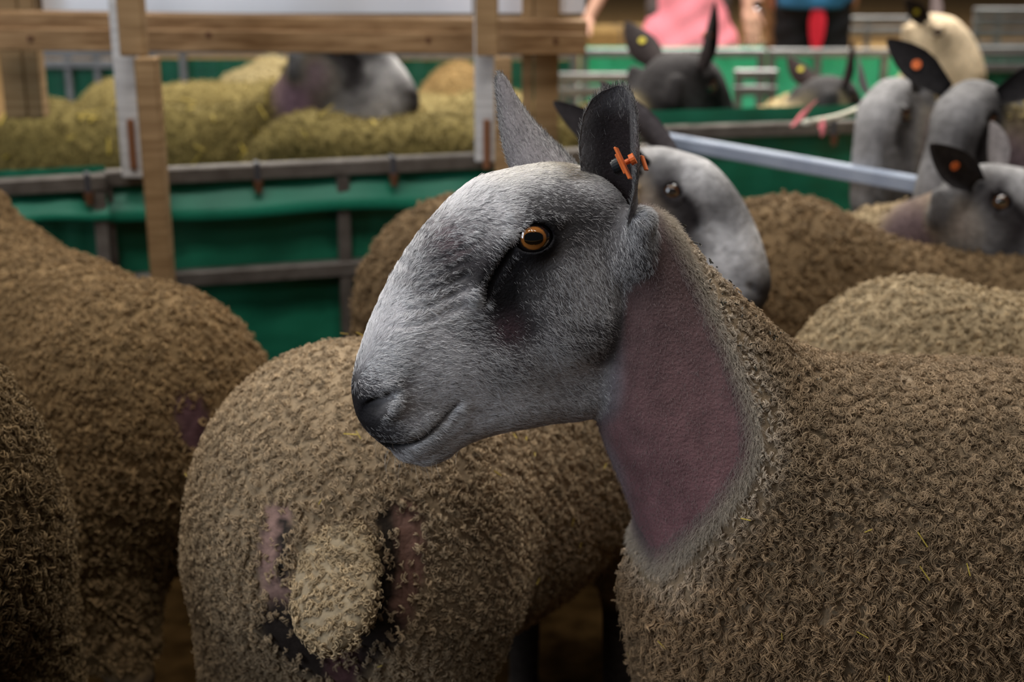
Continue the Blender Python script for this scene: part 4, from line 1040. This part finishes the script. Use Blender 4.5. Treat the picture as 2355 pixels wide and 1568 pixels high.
    P, Q = surface(hf, (-.2, -.15, 1.4), (.15, .15, 1.8), .009, relax=1); make_mesh('hair', P, Q, M_phair, root)
    return root
pk = atY(1582, 60, 6.8)
# leaning visitor in pink, arm stretched to the timber
person((pk[0], 6.8, 0), R_(-90), 'person in a loose pink shirt leaning an arm out towards the timber rail', (.90, .27, .34), (.10, .08, .08),
       (((-.02, .23, 1.12), (.06, .27, .90)), ((.06, -.33, 1.12), (.15, -.475, .86))), shirt_hem=.60, loose=1.24, sleeve=.16)
bl = atY(1868, 60, 7.4)
p2 = person((bl[0], 7.4, 0), R_(80), 'person in a blue shirt and black shorts with a red cloth at the hip', (.03, .13, .26), (.012, .012, .014),
       (((-.02, .27, 1.13), (.14, .22, .97)), ((-.02, -.27, 1.13), (.14, -.22, .97))), shirt_hem=.86)
P, F = [], []
rows = [(.032, .86), (.042, .80), (.036, .73), (.022, .67), (.008, .63)]
for th in (0, 1):
    for i, (wd, z) in enumerate(rows):
        for j in range(5): u = j / 4 * 2 - 1; P.append((-.155 - .012 * math.cos(u * 2.2 + i) - .02 * i / 4 * 0 + .008 * th, -.02 + u * wd, z))
for i in range(4):
    for j in range(4):
        a = i * 5 + j; F.append([a, a + 1, a + 6, a + 5]); F.append([a + 25, a + 30, a + 31, a + 26])
poly_mesh('red_cloth', P, F, plain('red_cloth', (.55, .01, .03), .8), p2, None, True)['label'] = 'red cloth hanging at the hip'
tn = atY(1782, 60, 8.3)
person((tn[0], 8.3, 0), R_(-100), 'person in a mauve top and tan trousers standing beside the blue shirt', (.42, .20, .20), (.25, .14, .07),
       (((.02, .26, 1.14), (.20, .20, 1.0)), ((.06, -.25, 1.14), (.24, -.16, .98))), shirt_hem=.93, lower_len=.8)
# drinking bottle standing on a post beside them
bt = atY(1736, 56, 7.0)
btl = empty('drinks_bottle', (bt[0], 7.0, .0))
tag(btl, 'shiny metal drinks bottle on a wooden post beside the pink shirt', 'bottle')
zb = bt[2] - .07
prof = [(.0, .0), (.034, .0), (.037, .006), (.037, .11), (.034, .125), (.020, .145), (.017, .15)]
def lathe(prof, n=20):
    P = [(r * math.cos(2 * math.pi * j / n), r * math.sin(2 * math.pi * j / n), z) for r, z in prof for j in range(n)]; F = []
    for i in range(len(prof) - 1):
        for j in range(n): F.append([i * n + j, i * n + (j + 1) % n, (i + 1) * n + (j + 1) % n, (i + 1) * n + j])
    F.append([(len(prof) - 1) * n + j for j in range(n)]); return np.array(P), F
P, F = lathe(prof); F = [f for f in F if len(set(f)) > 2]
poly_mesh('bottle_body', P + [0, 0, zb], F, plain('polished_steel', (.65, .72, .80), .18, 1.0), btl, None, True)
P, F = lathe([(.001, .148), (.019, .148), (.019, .185), (.015, .19), (.001, .19)]); poly_mesh('bottle_cap', P + [0, 0, zb], F, M_blackp, btl, None, True)
ps = empty('wooden_post', (bt[0], 7.0, 0)); tag(ps, 'short wooden post under the metal bottle', 'post')
P, F = box((0, 0, zb / 2), (.045, 0, 0), (0, .045, 0), (0, 0, zb / 2), .004); poly_mesh('post_body', P, F, M_wood, ps)
P, F = box((0, 0, zb - .03), (.049, 0, 0), (0, .049, 0), (0, 0, .012), .002); poly_mesh('post_band', P, F, M_dark, ps)

# pink ribbon and pale cord tied to the back hurdle
q0, q1 = atY(1850, 282, 3.40), atY(2022, 226, 3.62)
P, F = tube([q0 + (q1 - q0) * t + UP * (-.012 * math.sin(math.pi * t)) for t in np.linspace(0, 1, 12)], .0075, 8)
tag(poly_mesh('cord', P, F, plain('pale_cord', (.62, .60, .50), .8), None, None, True), 'pale cord stretched from the green hurdle towards the grey sheep', 'cord')
rb = empty('ribbon', tuple(atY(1868, 262, 3.42) * [1, 1, 0])); tag(rb, 'pink ribbon tied on the dark green hurdle beside the pale cord', 'ribbon')
M_pink = plain('pink_ribbon', (.62, .16, .18), .7); o_ = np.array(rb.location)
def strip(pts, wid, name):
    P, F = [], []
    for i, (p, wd) in enumerate(zip(pts, wid)):
        for th in (0, 1):
            for s in (-1, 1): P.append(np.asarray(p) - o_ + np.array([.55, 0, .83]) * s * wd + np.array([0, .003 * th, 0]))
    for i in range(len(pts) - 1):
        a = i * 4; b = a + 4; F += [[a, a + 1, b + 1, b], [a + 2, b + 2, b + 3, a + 3], [a, b, b + 2, a + 2], [a + 1, a + 3, b + 3, b + 1]]
    return poly_mesh(name, P, F, M_pink, rb)
strip([atY(1874, 236, 3.44), atY(1862, 252, 3.42), atY(1842, 268, 3.42), atY(1828, 277, 3.43)], [.010, .024, .026, .018], 'loop')
strip([atY(1888, 280, 3.40), atY(1893, 294, 3.39), atY(1892, 312, 3.39)], [.012, .010, .006], 'loose_end')

# straw bales and feed sacks far off on the straw
M_bale = noisy('straw_bale', (.13, .075, .025), (.30, .19, .07), 40, .95, (1, 1, 4), bump=.6)
M_sack = noisy('grey_sack', (.22, .21, .19), (.34, .33, .30), 9, .8, bump=.3)
def bale(x, y, rz, label):
    r = empty('straw_bale', (x, y, 0), rz); tag(r, label, 'bale', 'straw bales')
    P, F = box((0, 0, .18), (.48, 0, 0), (0, .23, 0), (0, 0, .18), .03); poly_mesh('bale_body', P, F, M_bale, r)
    for s in (-.2, .2):
        P, F = box((s, 0, .18), (.006, 0, 0), (0, .233, 0), (0, 0, .183), .002); poly_mesh('twine', P, F, M_tie, r)
for x, y, rz, lb in ((1.6, 9.6, .2, 'straw bale lying beyond the pink shirt'), (3.0, 10.6, -.3, 'straw bale beyond the blue shirt'), (1.1, 12.5, .1, 'farthest straw bale above the timber rail end'), (4.3, 9.2, .5, 'straw bale near the picture corner behind the cream face')):
    bale(x, y, rz, lb)
def sack(x, y, rz, label):
    f = lambda p: ell(p, (0, 0, .14), (.36, .21, .15)) + .012 * np.sin(p[:, 0] * 17 + p[:, 2] * 13)
    P, Q = surface(f, (-.45, -.3, -.05), (.45, .3, .35), .025, relax=1); P[:, 2] = np.maximum(P[:, 2], 0)
    o = make_mesh('feed_sack', P, Q, M_sack); o.location = (x, y, 0); o.rotation_euler = (0, 0, rz); tag(o, label, 'sack', 'feed sacks')
sack(2.35, 9.0, .3, 'grey feed sack on the straw between the blue shirt and the cream face'); sack(.62, 9.6, -.2, 'grey feed sack above the timber rail end')
